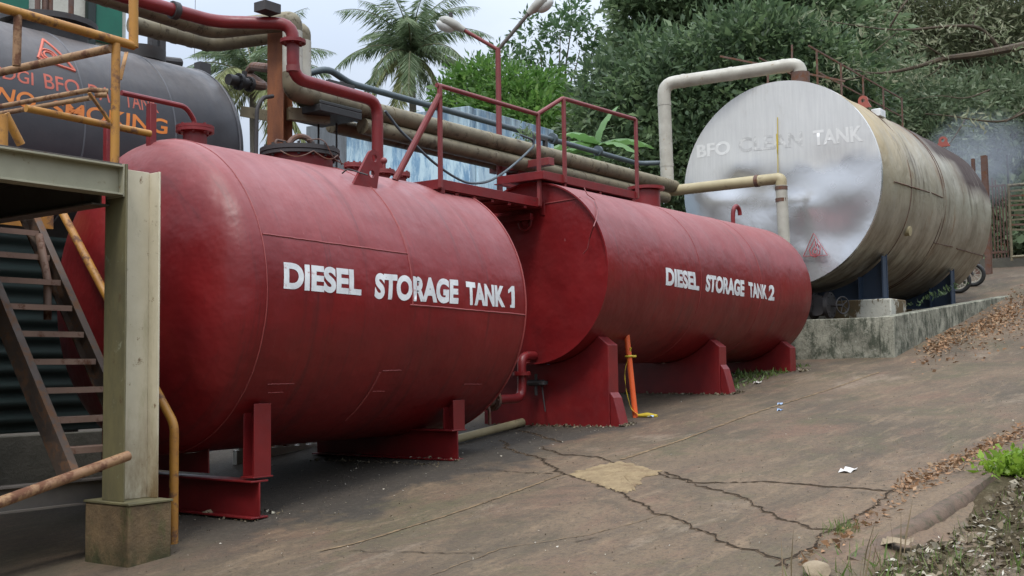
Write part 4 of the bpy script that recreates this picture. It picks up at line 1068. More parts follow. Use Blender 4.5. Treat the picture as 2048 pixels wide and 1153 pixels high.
# red line
YR = 8.15
c0 = at(758, 222, Y=YR); zR = at(610, 172, Y=YR).z
e1 = at(586, 48, Y=YR); zU = e1.z
b1 = at(430, 44, Z=zU); a1 = at(262, -3, Z=zU)
d0 = at(586, 160, Y=YR); d1 = at(752, 203, Y=YR)
d0 = V((e1.x, YR, d0.z+.02))
rp = thing('red_pipe', 'red flanged pipe stepping down over the nearest red tank to its crown', 'pipe', (d1.x, YR, ztop))
a0 = b1 + (a1-b1).normalized()*5; a0.z = zU
bm = NB(); tube(bm, [a0, b1, e1+V((0, 0, 0)), d0, V((d1.x+.02, YR, d1.z)), V((d1.x+.02, YR, ztop-.02))], .062, 16, .16); part('pipe_run', bm, m_red, rp)
bm = NB(); zf = at(586, 84, Y=YR).z; flange(bm, (e1.x, YR, zf), (0, 0, 1), .125, .016); part('flange', bm, m_red, rp)
bm = NB(); q_ = b1.lerp(a1, .5); clamp(bm, q_, b1-a1, .085); q2_ = at(535, 22, Z=zU+.1); box(bm, q2_+V((-.1, -.08, -.02)), q2_+V((.1, .08, .07))); pieces('clamp', bm, m_dark, rp)
bm = NB(); clamp(bm, (e1.x, YR, at(586, 138, Y=YR).z), (0, 0, 1), .066); part('weld_ring', bm, m_redold, rp)
# insulated lines, Y about 9.2
def insul(nm, label, px_el, YI, r, upper, farX, mat_v, ext=5):
    e = at(px_el, 45, Y=YI); zz_low = at(px_el+20, upper[1], Y=YI).z; zz_up = at(px_el, upper[0], Y=YI).z
    tb = thing(nm, label, 'pipe', (e.x, YI, zz_low), 'brown insulated pipe runs')
    b = at(upper[2][0], upper[2][1], Z=zz_up); a = at(upper[3][0], upper[3][1], Z=zz_up); a = b+(a-b).normalized()*ext
    bm = NB(); tube(bm, [a, b, V((e.x, YI, zz_up)), V((e.x, YI, zz_up-.12))], r, 16, .15); part('upper_run', bm, m_insul, tb)
    bm = NB(); tube(bm, [V((e.x, YI, zz_up-.12)), V((e.x, YI, zz_low+.2))], r*1.02, 16); part('riser', bm, mat_v, tb)
    bm = NB(); tube(bm, [V((e.x, YI, zz_low+.2)), V((e.x, YI, zz_low)), V((farX, YI, zz_low))], r*1.03, 16, .2); part('lower_run', bm, m_insul, tb)
    bm = NB()
    for k in range(9):
        x = e.x+.6+k*.95; clamp(bm, (x, YI, zz_low), (1, 0, 0), r*1.07)
    for k in range(4): clamp(bm, b.lerp(a, .08+.2*k), a-b, r*1.06)
    pieces('band', bm, m_insul, tb)
    return zz_low, e
zl1, e_1 = insul('insulated_pipe', 'brown insulated pipe bending down just right of the rust column, upper of the bundle', 585, 9.0, .105, (42, 188, (425, 60), (262, 8)), 16.9, m_clad)
zl2, e_2 = insul('insulated_pipe', 'brown insulated pipe with the thick silver riser behind the red pipe', 604, 9.3, .1, (62, 205, (425, 88), (262, 48)), 16.75, m_clad, 1.05)
for k, (yy, dz) in enumerate(((9.0, -.2), (9.5, -.12))):
    bm = NB(); tube(bm, [(9.4, yy, zl1+dz), (16.6, yy, zl1+dz-.02)], .095, 14)
    solo('insulated_pipe', bm, m_insul, ['lowest brown pipe of the bundle hung under the others', 'rear brown pipe of the bundle against the blue wall'][k], 'pipe', (9.4, yy, zl1+dz), 'brown insulated pipe runs')
bm = NB(); box(bm, (8.6, 8.86, zl2-.21), (9.25, 9.5, zl2-.13)); box(bm, (8.6, 8.86, zl2-.129), (9.25, 8.875, zl2-.09)); solo('pipe_tray', bm, m_black, 'tray coloured black as the shadow under the pipe bundle beside the rust column', 'pipe tray', (9.4, 9.2, zl2-.28), bevel=.01)  # black stands for the bundle's shadow, put into the tray's colour
# silver lines feeding the silver tank
XF = 17.0
sp = thing('clad_pipe', 'silver clad pipe rising in an arch onto the crown of the silver tank', 'pipe', (XF, 9.2, zl1))
p0 = at(1335, 372, X=XF); p1 = at(1329, 168, X=XF); p2 = at(1592, 128, X=XF+.2); p1 = V((XF, p0.y+.03, p1.z)); zz = p1.z
p2 = V((XF+.7, 7.4, at(1600, 132, Y=7.4).z)); p2 = at(1600, 128, X=17.8)
bm = NB(); tube(bm, [p0, p1, V((17.8, p2.y, p2.z)), V((17.8, p2.y, T3.z+T3.r-.05))], .112, 18, .2); part('pipe_run', bm, m_clad, sp)
bm = NB(); cyl(bm, (17.8, p2.y, T3.z+T3.r-.15), (17.8, p2.y, T3.z+T3.r+.14), .15, 18); part('pipe_sleeve', bm, m_rust2, sp)
bm = NB()
for f in (.2, .8): clamp(bm, p0.lerp(p1, f), p1-p0, .118)
for f in (.15, .5, .88): clamp(bm, p1.lerp(V((17.8, p2.y, p2.z)), f), p2-p1, .118)
pieces('band', bm, m_clad, sp)
sp = thing('clad_pipe', 'yellowed clad pipe crossing the face of the silver tank and elbowing down', 'pipe', (XF, 8.4, zl1))
q0 = at(1335, 383, X=16.9); q1 = at(1558, 357, X=16.9); q1.z = q0.z+.0; q1 = at(1562, 357, X=16.95)
bm = NB(); tube(bm, [V((16.4, q0.y+.02, q0.z)), q0, q1, V((q1.x, q1.y, q1.z-.12))], .09, 18, .14); part('pipe_run', bm, m_clady, sp)
bm = NB(); tube(bm, [V((q1.x, q1.y, q1.z-.12)), V((q1.x+.0, q1.y-.05, 2.4))], .092, 18); part('riser', bm, m_clad, sp)
bm = NB(); clamp(bm, (q1.x, q1.y, q1.z-.35), (0, 0, 1), .097); clamp(bm, (q1.x, q1.y, q1.z-.16), (0, 0, 1), .098); clamp(bm, q0.lerp(q1, .8), q1-q0, .1); pieces('band', bm, m_rust2, sp)
# blue-grey line above
YB = 9.75
b0 = at(1000, 249, Y=YB); zB = b0.z
bp = thing('blue_pipe', 'slim blue grey pipe running high behind the red handrails', 'pipe', (b0.x, YB, zB))
s0 = at(690, 152, Y=YB); bm = NB(); tube(bm, [at(600, 152, Y=YB+.2), at(655, 137, Y=YB), V((at(700, 152, Y=YB).x, YB, zB)), V((17.0, YB, zB-.03)), V((17.3, 9.3, zB-.03))], .042, 14, .12); part('pipe_run', bm, m_blue, bp)
bm = NB()
for px in (1105, 1195): q_ = at(px, 260, Y=YB); clamp(bm, (q_.x, YB, zB), (1, 0, 0), .085)
pieces('coupling', bm, m_blue, bp)
for k, (pa_, pb_, top, bot) in enumerate(((655, 706, 155, 205), (1062, 1092, 262, 330))):
    p_, q_ = at(pa_, top, Y=YB-.1), at(pb_, top, Y=YB-.1); zt_ = zB-.09
    bm = NB(); box(bm, (p_.x, YB-.13, zt_-.02), (q_.x, YB-.07, zt_+.03))
    for x in (p_.x+.03, q_.x-.03): box(bm, (x-.03, YB-.13, zl2+.05), (x+.03, YB-.07, zt_-.021))
    solo('pipe_bracket', bm, m_dark, ['dark portal bracket carrying the blue pipe beside the red pipe', 'dark portal bracket carrying the blue pipe behind the red walkway'][k], 'bracket', (p_.x, YB-.1, zl2), 'blue pipe brackets', bevel=.003)
bm = NB(); torus(bm, at(684, 176, Y=YB-.1), (0, 1, 0), .07, .012); solo('hose_loop', bm, m_black, 'small black loop of hose hanging in the blue pipe bracket', 'hose', at(684, 176, Y=YB-.1))
# rust column of the rack, with cross beam
YC = 9.35
bm = NB(); q_ = at(560, 100, Y=YC); hbeam(bm, (q_.x, YC, gz(q_.x)), (q_.x, YC, at(557, 62, Y=YC).z), .2, .2, .014, (1, .3, 0)); rc = thing('rack_column', 'tall rust orange H column holding up the pipe bundle', 'column', (q_.x, YC, gz(q_.x))); part('shaft', bm, m_rust, rc, .003)
bm = NB(); z_ = at(500, 225, Y=YC+.15).z; e_ = at(488, 224, Y=10.0); bar(bm, (q_.x+.02, YC+.12, z_), e_, .1, .12); bar(bm, (q_.x+.02, YC-.1, z_), (q_.x+.45, YC-.3, z_), .1, .14); pieces('cross_arm', bm, m_insul, rc, .003)
bm = NB(); tube(bm, [at(512, 310, Y=9.1), at(514, 215, Y=9.1), at(525, 196, Y=9.1), at(545, 193, Y=9.2)], .022, 10, .12); part('conduit', bm, m_dark, rc)
bm = NB(); p_ = at(1040, 345, Y=9.15); hbeam(bm, (p_.x, 9.2, gz(p_.x)), (p_.x, 9.2, zl1-.28), .22, .22, .014, (0, 1, 0)); bar(bm, (p_.x-.1, 8.55, zl1-.22), (p_.x-.05, 9.6, zl1-.22), .12, .1); rc2 = part('shaft', bm, m_redold, thing('rack_column', 'short dark red column under the pipe bundle behind the red walkway', 'column', (p_.x, 9.2, gz(p_.x))), .003)
# sagging hose between the pipes
bm = NB(); hp = [at(px, py, Y=8.6) for px, py in ((770, 222), (800, 262), (825, 285), (860, 320), (900, 350), (935, 368), (975, 366), (1010, 345), (1045, 315), (1068, 292), (1066, 280), (1040, 270))]
tube(bm, fillet(hp, .2), .016, 8); solo('hanging_hose', bm, m_blue, 'thin grey hose sagging between the pipe bundle and the red walkway', 'hose', hp[5])
# two dark drop cables under the tray
for px, lb in ((637, 'thin black cable hanging from the tray straight above the manhole cover'), (673, 'thin black cable hanging from the tray beyond the right rim of the manhole cover')):
    bm = NB(); a_, b_ = at(px, 222, Y=9.2), at(px, 292, Y=9.2); tube(bm, [a_, b_-V((0, 0, .3))], .012, 6)
    solo('drop_cable', bm, m_black, lb, 'cable', b_)

# ================================================================== RED WALKWAY BETWEEN THE TANKS
wk = thing('access_walkway', 'red angle iron walkway with handrails bridging the two red tanks', 'walkway', (9.5, 7.2, ztop))
YW = 7.16; z1 = at(878, 368, Y=YW).z; x0, x1 = at(878, 365, Y=YW).x, at(1083, 405, Y=YW).x
yb = YW+.62
bm = NB()
for a, b in (((x0, YW, z1), (x1, YW, z1)), ((x0, yb, z1), (x1, yb, z1))): bar(bm, a, b, .012, .1); bar(bm, V(a)+V((0, .03, -.045)), V(b)+V((0, .03, -.045)), .05, .01)
bar(bm, (x0+.003, YW+.008, z1), (x0+.003, yb-.008, z1), .012, .098); bar(bm, (x1-.004, YW+.008, z1), (x1-.004, yb-.008, z1), .012, .098)
box(bm, (x0+.01, YW+.06, z1-.03), (x1-.01, yb-.06, z1-.022))
for k in range(1, 6): x = x0+(x1-x0)*k/6; bar(bm, (x, YW+.01, z1-.07), (x, yb-.01, z1-.025), .05, .03)
box(bm, (x0+.013, YW+.013, z1-.062), (x1-.013, yb-.013, z1-.054))
part('lower_deck', bm, m_red, wk, .002)
bm = NB(); bar(bm, (x0+.06, YW+.02, z1-.05), (x0+.06, YW+.02, z1-.22), .05, .05); bar(bm, (x1+.05, YW+.02, z1+.03), (x1+.05, YW+.02, z1-.13), .06, .012); bar(bm, (x1-.05, YW+.1, z1-.145), (x1-.05, yb, z1-.145), .05, .07); pieces('deck_bracket', bm, m_red, wk, .002)
Y2 = 7.05; z2 = at(1275, 392, Y=Y2).z; xa, xb = T2.a-.15, at(1275, 392, Y=Y2).x
bm = NB()
for y in (Y2, Y2+.62): bar(bm, (xa, y, z2), (xb, y, z2), .012, .09); bar(bm, (xa, y+.03, z2-.04), (xb, y+.03, z2-.04), .05, .01)
for x in (xa+.005, xb-.005): bar(bm, (x, Y2+.008, z2), (x, Y2+.612, z2), .012, .088)
box(bm, (xa+.01, Y2+.06, z2-.028), (xb-.01, Y2+.56, z2-.02))
for x in (xa+.45, xa+1.2, xb-.1): bar(bm, (x, Y2+.02, z2-.05), (x, Y2+.02, z2-.16), .04, .04); bar(bm, (x, Y2+.6, z2-.05), (x, Y2+.6, z2-.12), .04, .04)
part('upper_deck', bm, m_red, wk, .002)
P = {}
for nm, (px, ptp, pbt), y in (('a', (879, 172, 350), YW), ('b', (1077, 230, 400), YW), ('c', (1128, 198, 362), Y2), ('d', (1273, 240, 395), Y2)):
    q_ = at(px, pbt, Y=y); top = at(px, ptp, Y=y); P[nm] = V((q_.x, y, top.z))
    bm = NB(); bar(bm, (q_.x, y-.012, (z1 if y == YW else z2)-.04), (q_.x, y-.012, top.z), .038, .038); part('post', bm, m_redold, wk, .003)
bm = NB(); tube(bm, [P['a']+V((-.03, 0, 0)), P['b'], P['c'], P['d']], .024, 10, .02); part('handrail', bm, m_redold, wk)
lo_ = T1.hit(790, 361)[0]; bm = NB(); tube(bm, [P['a']+V((0, -.01, -.1)), lo_], .032, 10); part('brace', bm, m_redold, wk)

# ================================================================== LAMP POST
lp = at(996, 100, D=15.5); lx, ly = lp.x, lp.y
lt = thing('street_lamp', 'rust red lamp post with two swept arms above the blue wall', 'street lamp', (lx, ly, gz(lx)))
bm = NB(); tube(bm, [(lx, ly, gz(lx)), (lx, ly, lp.z+.02)], [.05, .036], 12); part('post', bm, m_redold, lt)
for tip, neck, mid in (((878, 38), (929, 61), None), ((1098, -6), (1056, 28), None)):
    a_ = V((lx, ly, lp.z)); n_ = at(*neck, D=15.5); tp = at(*tip, D=15.5)
    bm = NB(); tube(bm, [a_, n_+(tp-n_)*.06], .026, 10); arm = part('arm', bm, m_redold if tip[0] < 1000 else m_greybeam, lt)
    d = (tp-n_).normalized(); s1, u1 = frame(d); ln = (tp-n_).length; bm = NB(); rings = []
    for k, (f, w, h1_, h2_) in enumerate(((0, .045, .04, .04), (.12, .05, .05, .045), (.3, .085, .07, .06), (.55, .115, .085, .08), (.8, .11, .075, .075), (.95, .06, .04, .04), (1, .01, .01, .01))):
        c_ = n_+d*ln*f
        rings.append([bm.verts.new(c_+s1*w*math.cos(a)+u1*(h1_ if S(a) > 0 else h2_)*S(a)) for a in [2*math.pi*j/14 for j in range(14)]])
    for a, b in zip(rings, rings[1:]):
        for j in range(14): bm.faces.new((a[j], a[(j+1) % 14], b[(j+1) % 14], b[j]))
    bm.faces.new(rings[0]); bm.faces.new(rings[-1]); hd_ = part('lamp_head', bm, m_lamp, lt)
    bm = NB(); c_ = n_+d*ln*.68-u1*.06; bmesh.ops.create_uvsphere(bm, u_segments=16, v_segments=10, radius=.085, matrix=Matrix.Translation(c_) @ d.to_track_quat('X', 'Z').to_matrix().to_4x4() @ Matrix.Diagonal((1.6, 1, .9, 1)))
    part('lamp_bowl', bm, m_glass, lt)
    if tip[0] < 1000:
        bm = NB(); c_ = n_+d*ln*.62+u1*.07; cyl(bm, c_, c_+V((0, 0, .08)), .028, 10); part('light_sensor', bm, m_dark, lt)

# ================================================================== BLUE WALL BUILDING, FAR BUILDING
cn = at(938, 212, X=13.9); zt_ = cn.z; lfp = at(612, 252, Z=zt_); rt = at(1100, 258, Z=zt_)
bw = thing('blue_wall', 'weathered blue and grey concrete wall streaked with damp behind the pipe bundle', 'wall', (cn.x, cn.y, gz(cn.x)))
def slab(bm, a, b, z0, z1, th):
    d = (b-a); d.z = 0; d.normalize(); s = V((-d.y, d.x, 0))*th
    A = [V((p.x, p.y, z)) for z in (z0, z1) for p in (a, b)]; vs = [bm.verts.new(p) for p in A]+[bm.verts.new(p+s) for p in A]
    for f in ((0, 1, 3, 2), (4, 6, 7, 5), (0, 4, 5, 1), (2, 3, 7, 6), (0, 2, 6, 4), (1, 5, 7, 3)): bm.faces.new([vs[i] for i in f])
bm = NB(); lm = cn.lerp(lfp, .74); slab(bm, cn, lm, gz(13)-.2, zt_, -.2); part('blue_face', bm, m_bluewall, bw, .01)
bm = NB(); slab(bm, lm+(lfp-cn)*.002, lfp, gz(13)-.2, zt_-.01, -.2); part('grey_face', bm, m_greywall, bw, .01)
bm = NB(); d_ = (rt-cn).normalized(); slab(bm, cn+d_*.21, cn+(rt-cn)*1.05, gz(13)-.2, zt_-.004, .2); part('side_face', bm, m_bluewall, bw, .01)
fbld = thing('building', 'cream building with a green door behind the black tank', 'building', (11, 17.0, gz(11)))
bm = NB(); pL, pR = at(-60, 60, Y=17), at(252, 60, Y=17); box(bm, (pL.x-2, 17, gz(11)), (pR.x, 20, 14)); part('wall', bm, m_cream, fbld, .01)
bm = NB(); a_, b_ = at(195, -60, Y=16.9), at(249, 72, Y=16.9); box(bm, (a_.x, 16.93, b_.z-.2), (b_.x-.02, 16.99, 13)); dr = part('door', bm, m_gdoor, fbld, .01)
bm = NB(); a_, b_ = at(177, -60, Y=16.9), at(192, 72, Y=16.9); box(bm, (a_.x, 16.9, b_.z-.2), (b_.x, 16.99, 13)); part('door_frame', bm, m_green, dr, .01)
bm = NB(); a_, b_ = at(-40, -60, Y=16.9), at(58, 30, Y=16.9); box(bm, (a_.x, 16.9, b_.z), (b_.x, 16.99, 13)); part('shutter', bm, m_gdoor, fbld, .01)
bm = NB(); a_ = at(0, 25, Y=16.5); bar(bm, at(-40, 18, Y=16.6), at(22, 38, Y=16.6), .12, .1); part('sill', bm, m_pale, fbld)

# ================================================================== FAR FENCE, GATE, MOTORCYCLES
XG = 33.0
fn = thing('steel_fence', 'rusty upright bar fence beyond the rear end of the silver tank', 'fence', at(1990, 525, X=XG))
fa, fbp = at(1930, 520, X=XG), at(2018, 520, X=XG); gzz = gz(XG)
bm = NB(); box(bm, (XG-.1, fbp.y-4, gzz-.1), (XG+.1, fa.y+4, gzz+.25)); part('footing', bm, m_lowwall, fn)
k = 0
for px in np.arange(1938, 2022, 6.5):
    q_ = at(px, 500, X=XG); h = at(px, random.uniform(352, 372), X=XG).z; bm = NB(); bar(bm, (XG, q_.y, gzz+.2), (XG, q_.y, h), .035, .035); part('bar', bm, m_rust2, fn)
bm = NB()
for zz in (at(2000, 372, X=XG).z, at(2000, 505, X=XG).z): box(bm, (XG-.03, fbp.y, zz-.03), (XG-.018, fa.y, zz+.03))
pieces('rail', bm, m_rust2, fn)
bm = NB(); q_ = at(2014, 310, X=XG); bar(bm, (XG, q_.y, gzz), (XG, q_.y, q_.z), .05, .05); part('post', bm, m_dark, fn)
for px, py, w in ((1968, 312, .14), (1946, 318, .08)):
    q_ = at(px, py, X=30); bm = NB(); hbeam(bm, (30, q_.y, gz(30)), (30, q_.y, q_.z), w, w, .02, (1, 0, 0)); solo('steel_post', bm, m_rust2, 'broad rusty post standing behind the silver tank end' if w > .1 else 'narrow rusty post standing behind the silver tank end', 'post', (30, q_.y, gz(30)))
gt = thing('wire_gate', 'weathered gate frame with slats at the right edge beyond the silver tank', 'gate', at(2030, 520, X=XG-.6))
xg = XG-.6; A_, B_ = at(2017, 372, X=xg), at(2090, 372, X=xg); zb_ = at(2017, 515, X=xg).z
bm = NB()
for a, b in ((V((xg, A_.y, A_.z)), V((xg, B_.y, A_.z))), (V((xg, A_.y, zb_)), V((xg, B_.y, zb_))), (V((xg, A_.y, zb_-.1)), V((xg, A_.y, A_.z+.05))), (V((xg, B_.y, zb_)), V((xg, B_.y, A_.z)))): tube(bm, [a, b], .04, 8)
part('frame', bm, m_insul, gt)
for k in range(9):
    z_ = A_.z-.15-k*.13; bm = NB(); bar(bm, (xg, A_.y-.04, z_), (xg, B_.y+.04, z_-.04*(k % 3)), .02, .05); part('slat', bm, m_rust2 if k % 2 else m_insul, gt)
bmw = {}
def motorcycle(px, py, r, label, yaw):
    c = at(px, py, X=27.2 if px > 1940 else 25.9); c.z = gz(c.x)+r
    o = thing('motorcycle', label, 'motorcycle', (c.x, c.y, c.z-r), 'motorcycles parked behind the silver tank')
    f = V((math.cos(yaw), S(yaw), 0)); ax = V((-f.y, f.x, 0))
    for k in (0, 1):
        cc_ = c+f*1.2*k; bm = NB(); torus(bm, cc_, ax, r-.04, .045, seg=32, s2=10); w = part('wheel', bm, m_black, o)
        bm = NB(); torus(bm, cc_, ax, r-.09, .018, seg=32)
        for j in range(10): a = j*math.pi/5; cyl(bm, cc_, cc_+(f*math.cos(a)+V((0, 0, 1))*S(a))*(r-.09), .006, 5)
        part('rim', bm, m_clad, w)
    bm = NB(); tube(bm, [c+V((0, 0, 0)), c+f*.25+V((0, 0, .55))], .03, 8); tube(bm, [c+f*.3+V((0, 0, .55)), c+f*.7+V((0, 0, .2)), c+f*1.2], .035, 8); part('fork', bm, m_dark, o)
    bm = NB(); bmesh.ops.create_uvsphere(bm, u_segments=16, v_segments=10, radius=.22, matrix=Matrix.Translation(c+f*.5+V((0, 0, .5))) @ Matrix.Rotation(yaw, 4, 'Z') @ Matrix.Diagonal((1.3, .6, .7, 1))); part('fuel_tank', bm, m_saddle, o)
    bm = NB(); box(bm, (-.35, -.11, -.05), (.35, .11, .05)); bmesh.ops.transform(bm, matrix=Matrix.Translation(c+f*.95+V((0, 0, .52))) @ Matrix.Rotation(yaw, 4, 'Z'), verts=bm.verts); part('seat', bm, m_black, o, .03)
    bm = NB(); h_ = c+f*.22+V((0, 0, .72)); tube(bm, [h_-ax*.32-V((0, 0, .02)), h_, h_+ax*.32-V((0, 0, .02))], .014, 8); part('handlebar', bm, m_dark, o)
    bm = NB(); box(bm, (-.18, -.12, -.14), (.18, .12, .14)); bmesh.ops.transform(bm, matrix=Matrix.Translation(c+f*.6+V((0, 0, .18))) @ Matrix.Rotation(yaw, 4, 'Z'), verts=bm.verts); part('engine', bm, m_greybeam, o, .03)
motorcycle(1946, 550, .27, 'motorcycle further up the slope with its front wheel showing past the silver tank', R(95))
motorcycle(1917, 584, .27, 'motorcycle whose white rimmed wheel shows just behind the rear navy saddle', R(100))

# ================================================================== SMALL THINGS ON THE GROUND
b0 = onground(1271, 836); tp = at(1253, 666, X=b0.x-.02); 
op = thing('warning_pole', 'orange plastic pole with yellow tape leaning beside the front saddle of the second red tank', 'warning pole', b0)
bm = NB(); tube(bm, [b0, tp], .032, 12); part('pole', bm, m_orange, op)
kn_ = b0.lerp(tp, .72); bm = NB(); s_l = [kn_+V((-.03, -.02, 0)), kn_+V((-.07, .02, -.15)), b0.lerp(tp, .35)+V((-.1, .03, 0)), b0.lerp(tp, .1)+V((-.06, .01, 0)), b0+V((-.02, -.06, .03)), b0+V((-.04, -.22, .02))]
pts = fillet(s_l, .1); prev = None
for i, p_ in enumerate(pts):
    w = V((.007+.008*abs(S(i*.7)), .004, 0)); a, b = bm.verts.new(p_-w), bm.verts.new(p_+w)
    if prev: bm.faces.new((prev[0], a, b, prev[1]))
    prev = (a, b)
torus(bm, kn_, tp-b0, .036, .014); cyl(bm, kn_, kn_+V((.07, -.05, .0)), .014, 8); cyl(bm, kn_, kn_+V((-.01, -.03, .1)), .012, 8); tube(bm, [b0+V((.02, -.02, .02)), b0+V((.03, -.14, .03)), b0+V((.035, -.26, .02))], [.02, .03, .018], 8)
o = part('tape', bm, m_yel2, op, smooth=60)
a_, b_ = onground(1045, 853), onground(926, 884); bm = NB(); tube(bm, [a_+V((0, 0, .045)), b_+V((0, 0, .045)), b_+(b_-a_)*.5+V((0, 0, .045))], .045, 12); solo('loose_pipe', bm, m_clady, 'yellowed loose pipe lying on the ground between the red tanks', 'pipe', b_)
def rock(px, py, r, label, mat=m_stone, sq=.6, nm='stone'):
    p_ = onground(px, py); bm = NB(); bmesh.ops.create_icosphere(bm, subdivisions=3, radius=r); q_ = random.Random(int(px))
    pl_ = [(V((q_.gauss(0, 1), q_.gauss(0, 1), q_.gauss(0, 1))).normalized(), q_.uniform(.62, .9)*r) for _ in range(9)]
    for v in bm.verts:
        for n_, d_ in pl_:
            e_ = v.co.dot(n_)-d_
            if e_ > 0: v.co -= n_*e_
        v.co *= q_.uniform(.96, 1.04); v.co.z *= sq
    bmesh.ops.translate(bm, verts=bm.verts, vec=p_+V((0, 0, r*sq*.45))); solo(nm, bm, mat, label, 'stone', p_, smooth=30)
rock(418, 1030, .055, 'pale stone on the ground in front of the nearest tank support'); rock(1633, 1150, .085, 'rounded brown rock at the bottom edge near the broken kerb')
def scrap(px, py, w, l, mat, label, nm='paper_scrap'):
    p_ = onground(px, py); bm = NB(); vs = [[bm.verts.new(p_+V((a*l, b*w, .015+.012*S(a*9+b*5)+.01*random.random()+.105*a*l))) for b in (-.5, 0, .5)] for a in (-.5, -.1, .25, .5)]
    for i in range(3):
        for j in range(2): bm.faces.new((vs[i][j], vs[i+1][j], vs[i+1][j+1], vs[i][j+1]))
    o = solo(nm, bm, mat, label, 'litter', p_, smooth=0); md = o.modifiers.new('solid', 'SOLIDIFY'); md.thickness = .002
m_bl = paint('blue plastic', (.3, .42, .6), (.25, .36, .55)); m_pw = paint('dirty white paper', (.6, .57, .54), (.5, .47, .43))
scrap(1696, 946, .1, .16, m_pw, 'dirty white paper scrap lying alone on the concrete'); scrap(1303, 836, .07, .05, m_bl, 'blue plastic scrap near the yellow tape', 'plastic_scrap')
scrap(1560, 812, .05, .05, m_bl, 'pale blue plastic scrap, upper of the pair right of the middle saddle', 'plastic_scrap'); scrap(1560, 824, .05, .06, m_bl, 'blue plastic scrap, lower of the pair right of the middle saddle', 'plastic_scrap')
scrap(1515, 768, .08, .12, m_pw, 'small white scrap by the grass under the rear saddle'); scrap(1795, 1090, .16, .12, m_stone, 'tan cardboard scrap against the broken kerb end', 'card_scrap')
# leaf litter, chips, grass
def scatter(n, fn, size, mat, name, lab=None, cat=None, aspect=.5, up=.1, lift=.012, kind='stuff'):
    pos = np.array([fn() for _ in range(n)]); d = rng.normal(size=(n, 3)); d[:, 2] = np.abs(d[:, 2])*up
    me = leaf_mesh(pos+np.array([0, 0, lift]), d, size, aspect, .4, .6)
    solo(name, me, mat, lab, cat, (0, 0, 0), kind=kind, smooth=0)
def pix_poly_sampler(regions, dens=None):
    ws = np.array([r[4] for r in regions], float); ws /= ws.sum()
    def f():
        r = regions[rng.choice(len(regions), p=ws)]; u, v = random.random(), random.random()
        px = r[0]+(r[2]-r[0])*u; py = r[1]+(r[3]-r[1])*u + (v-.5)*r[5]*(random.random()+.4)
        p = onground(px, py); return (p.x, p.y, gsurf(p.x, p.y))
    return f
scatter(2600, pix_poly_sampler([(1850, 704, 2030, 622, 2.4, 34), (1960, 655, 2100, 590, 2.4, 70), (1830, 722, 2060, 655, .7, 60)]), .042, lf_litter, 'leaf_litter', 'brown fallen leaves banked along the basin wall', 'leaf litter', .5, .35)
scatter(1100, pix_poly_sampler([(1600, 1120, 2060, 850, 1, 40), (1790, 985, 2048, 865, 2.2, 30)]), .032, lf_litter, 'leaf_litter', 'dry leaves gathered along the kerb', 'leaf litter', .4, .3)
def ground_rand():
    p = onground(random.uniform(350, 2048), random.uniform(790, 1150)); return (p.x, p.y, gsurf(p.x, p.y))
scatter(160, ground_rand, .012, lf_pale, 'grit', 'pale grit and chips strewn over the concrete', 'grit', .6, .2, .008)
def fast_ground(n):
    px = rng.uniform(250, 2060, n); py = 1153-(1153-700)*rng.random(n)**.75
    d = np.array([list(ray(a, b)) for a, b in zip(px, py)]); t = CZ/(.105*d[:, 0]-d[:, 2]); ok = (t > 0) & (t < 22); p = d[ok]*t[ok][:, None]; p[:, 2] += CZ
    k = (p[:, 0] < 16.8) & (p[:, 1] > 2.4-.06*(p[:, 0]-6)); p = p[k]; p[:, 2] = [gsurf(x, y) for x, y, _ in p]; return p
P_ = fast_ground(9000); d_ = rng.normal(size=P_.shape); d_[:, 2] = np.abs(d_[:, 2])*.25
solo('grit', leaf_mesh(P_+np.array([0, 0, .005]), d_, .0065, .7, .4, .6), lf_chip, 'fine brown grit and dirt over the worn concrete', 'grit', (0, 0, 0), kind='stuff', smooth=0)
def base_dirt():
    k = random.random()
    if k < .75: x0 = random.choice((10.68, 13.38, 15.66)); x, y = x0+random.choice((-1, 1))*(.1+abs(random.gauss(0, .05))), random.uniform(6.4, 8); 
    else: x, y = random.choice((6.05, 8.27))+random.choice((-1, 1))*(.1+abs(random.gauss(0, .04))), random.uniform(6.8, 8.5)
    if random.random() < .3 and k < .75: x, y = x0+random.uniform(-.12, .12), 6.34-abs(random.gauss(0, .03))
    return (x, y, gsurf(x, y))
scatter(2600, base_dirt, .022, lf_chip, 'base_litter', 'dirt and crumbs packed along the feet of the red supports', 'dirt', .7, .4, .006)
def under1():
    x, y = random.uniform(5.5, 10.5), random.uniform(6.3, 8.2); return (x, y, gsurf(x, y))
scatter(180, under1, .013, lf_pale, 'grit', 'pale grit on the dark soil under the nearest red tank', 'grit', .5, .2, .008)
def verge():
    x = random.uniform(5, 11) if random.random() < .8 else random.uniform(11, 20); k = .22+abs(random.gauss(0, 1.1)); return (x, kerby(x)-k, gz(x, kerby(x)-.3-k)+.05+.05*S(x*2.3+(k-.12)*3)*S((k-.12)*2.1+x))
scatter(6500, verge, .036, lf_chip, 'rubble', 'broken chips of stone and shell on the verge', 'rubble', .55, .3, .012)
scatter(1500, verge, .032, lf_pale, 'rubble', 'larger pale flakes and sticks among the verge chips', 'rubble', .25, .25, .02)
def grass(n, fn, h, mat, name, label, cat='grass', asp=.06, kind='stuff', lean=.5):
    pos = np.array([fn() for _ in range(n)]); d = rng.normal(size=(n, 3))*lean; d[:, 2] = 1
    solo(name, leaf_mesh(pos, d, h, asp, .2, .5), mat, label, cat, (0, 0, 0), kind=kind, smooth=0)
def tuft(px, py, s):
    p0_ = onground(px, py)
    def f():
        x, y = p0_.x+random.gauss(0, s), p0_.y+random.gauss(0, s*.7); return (x, y, gsurf(x, y)-.01)
    return f
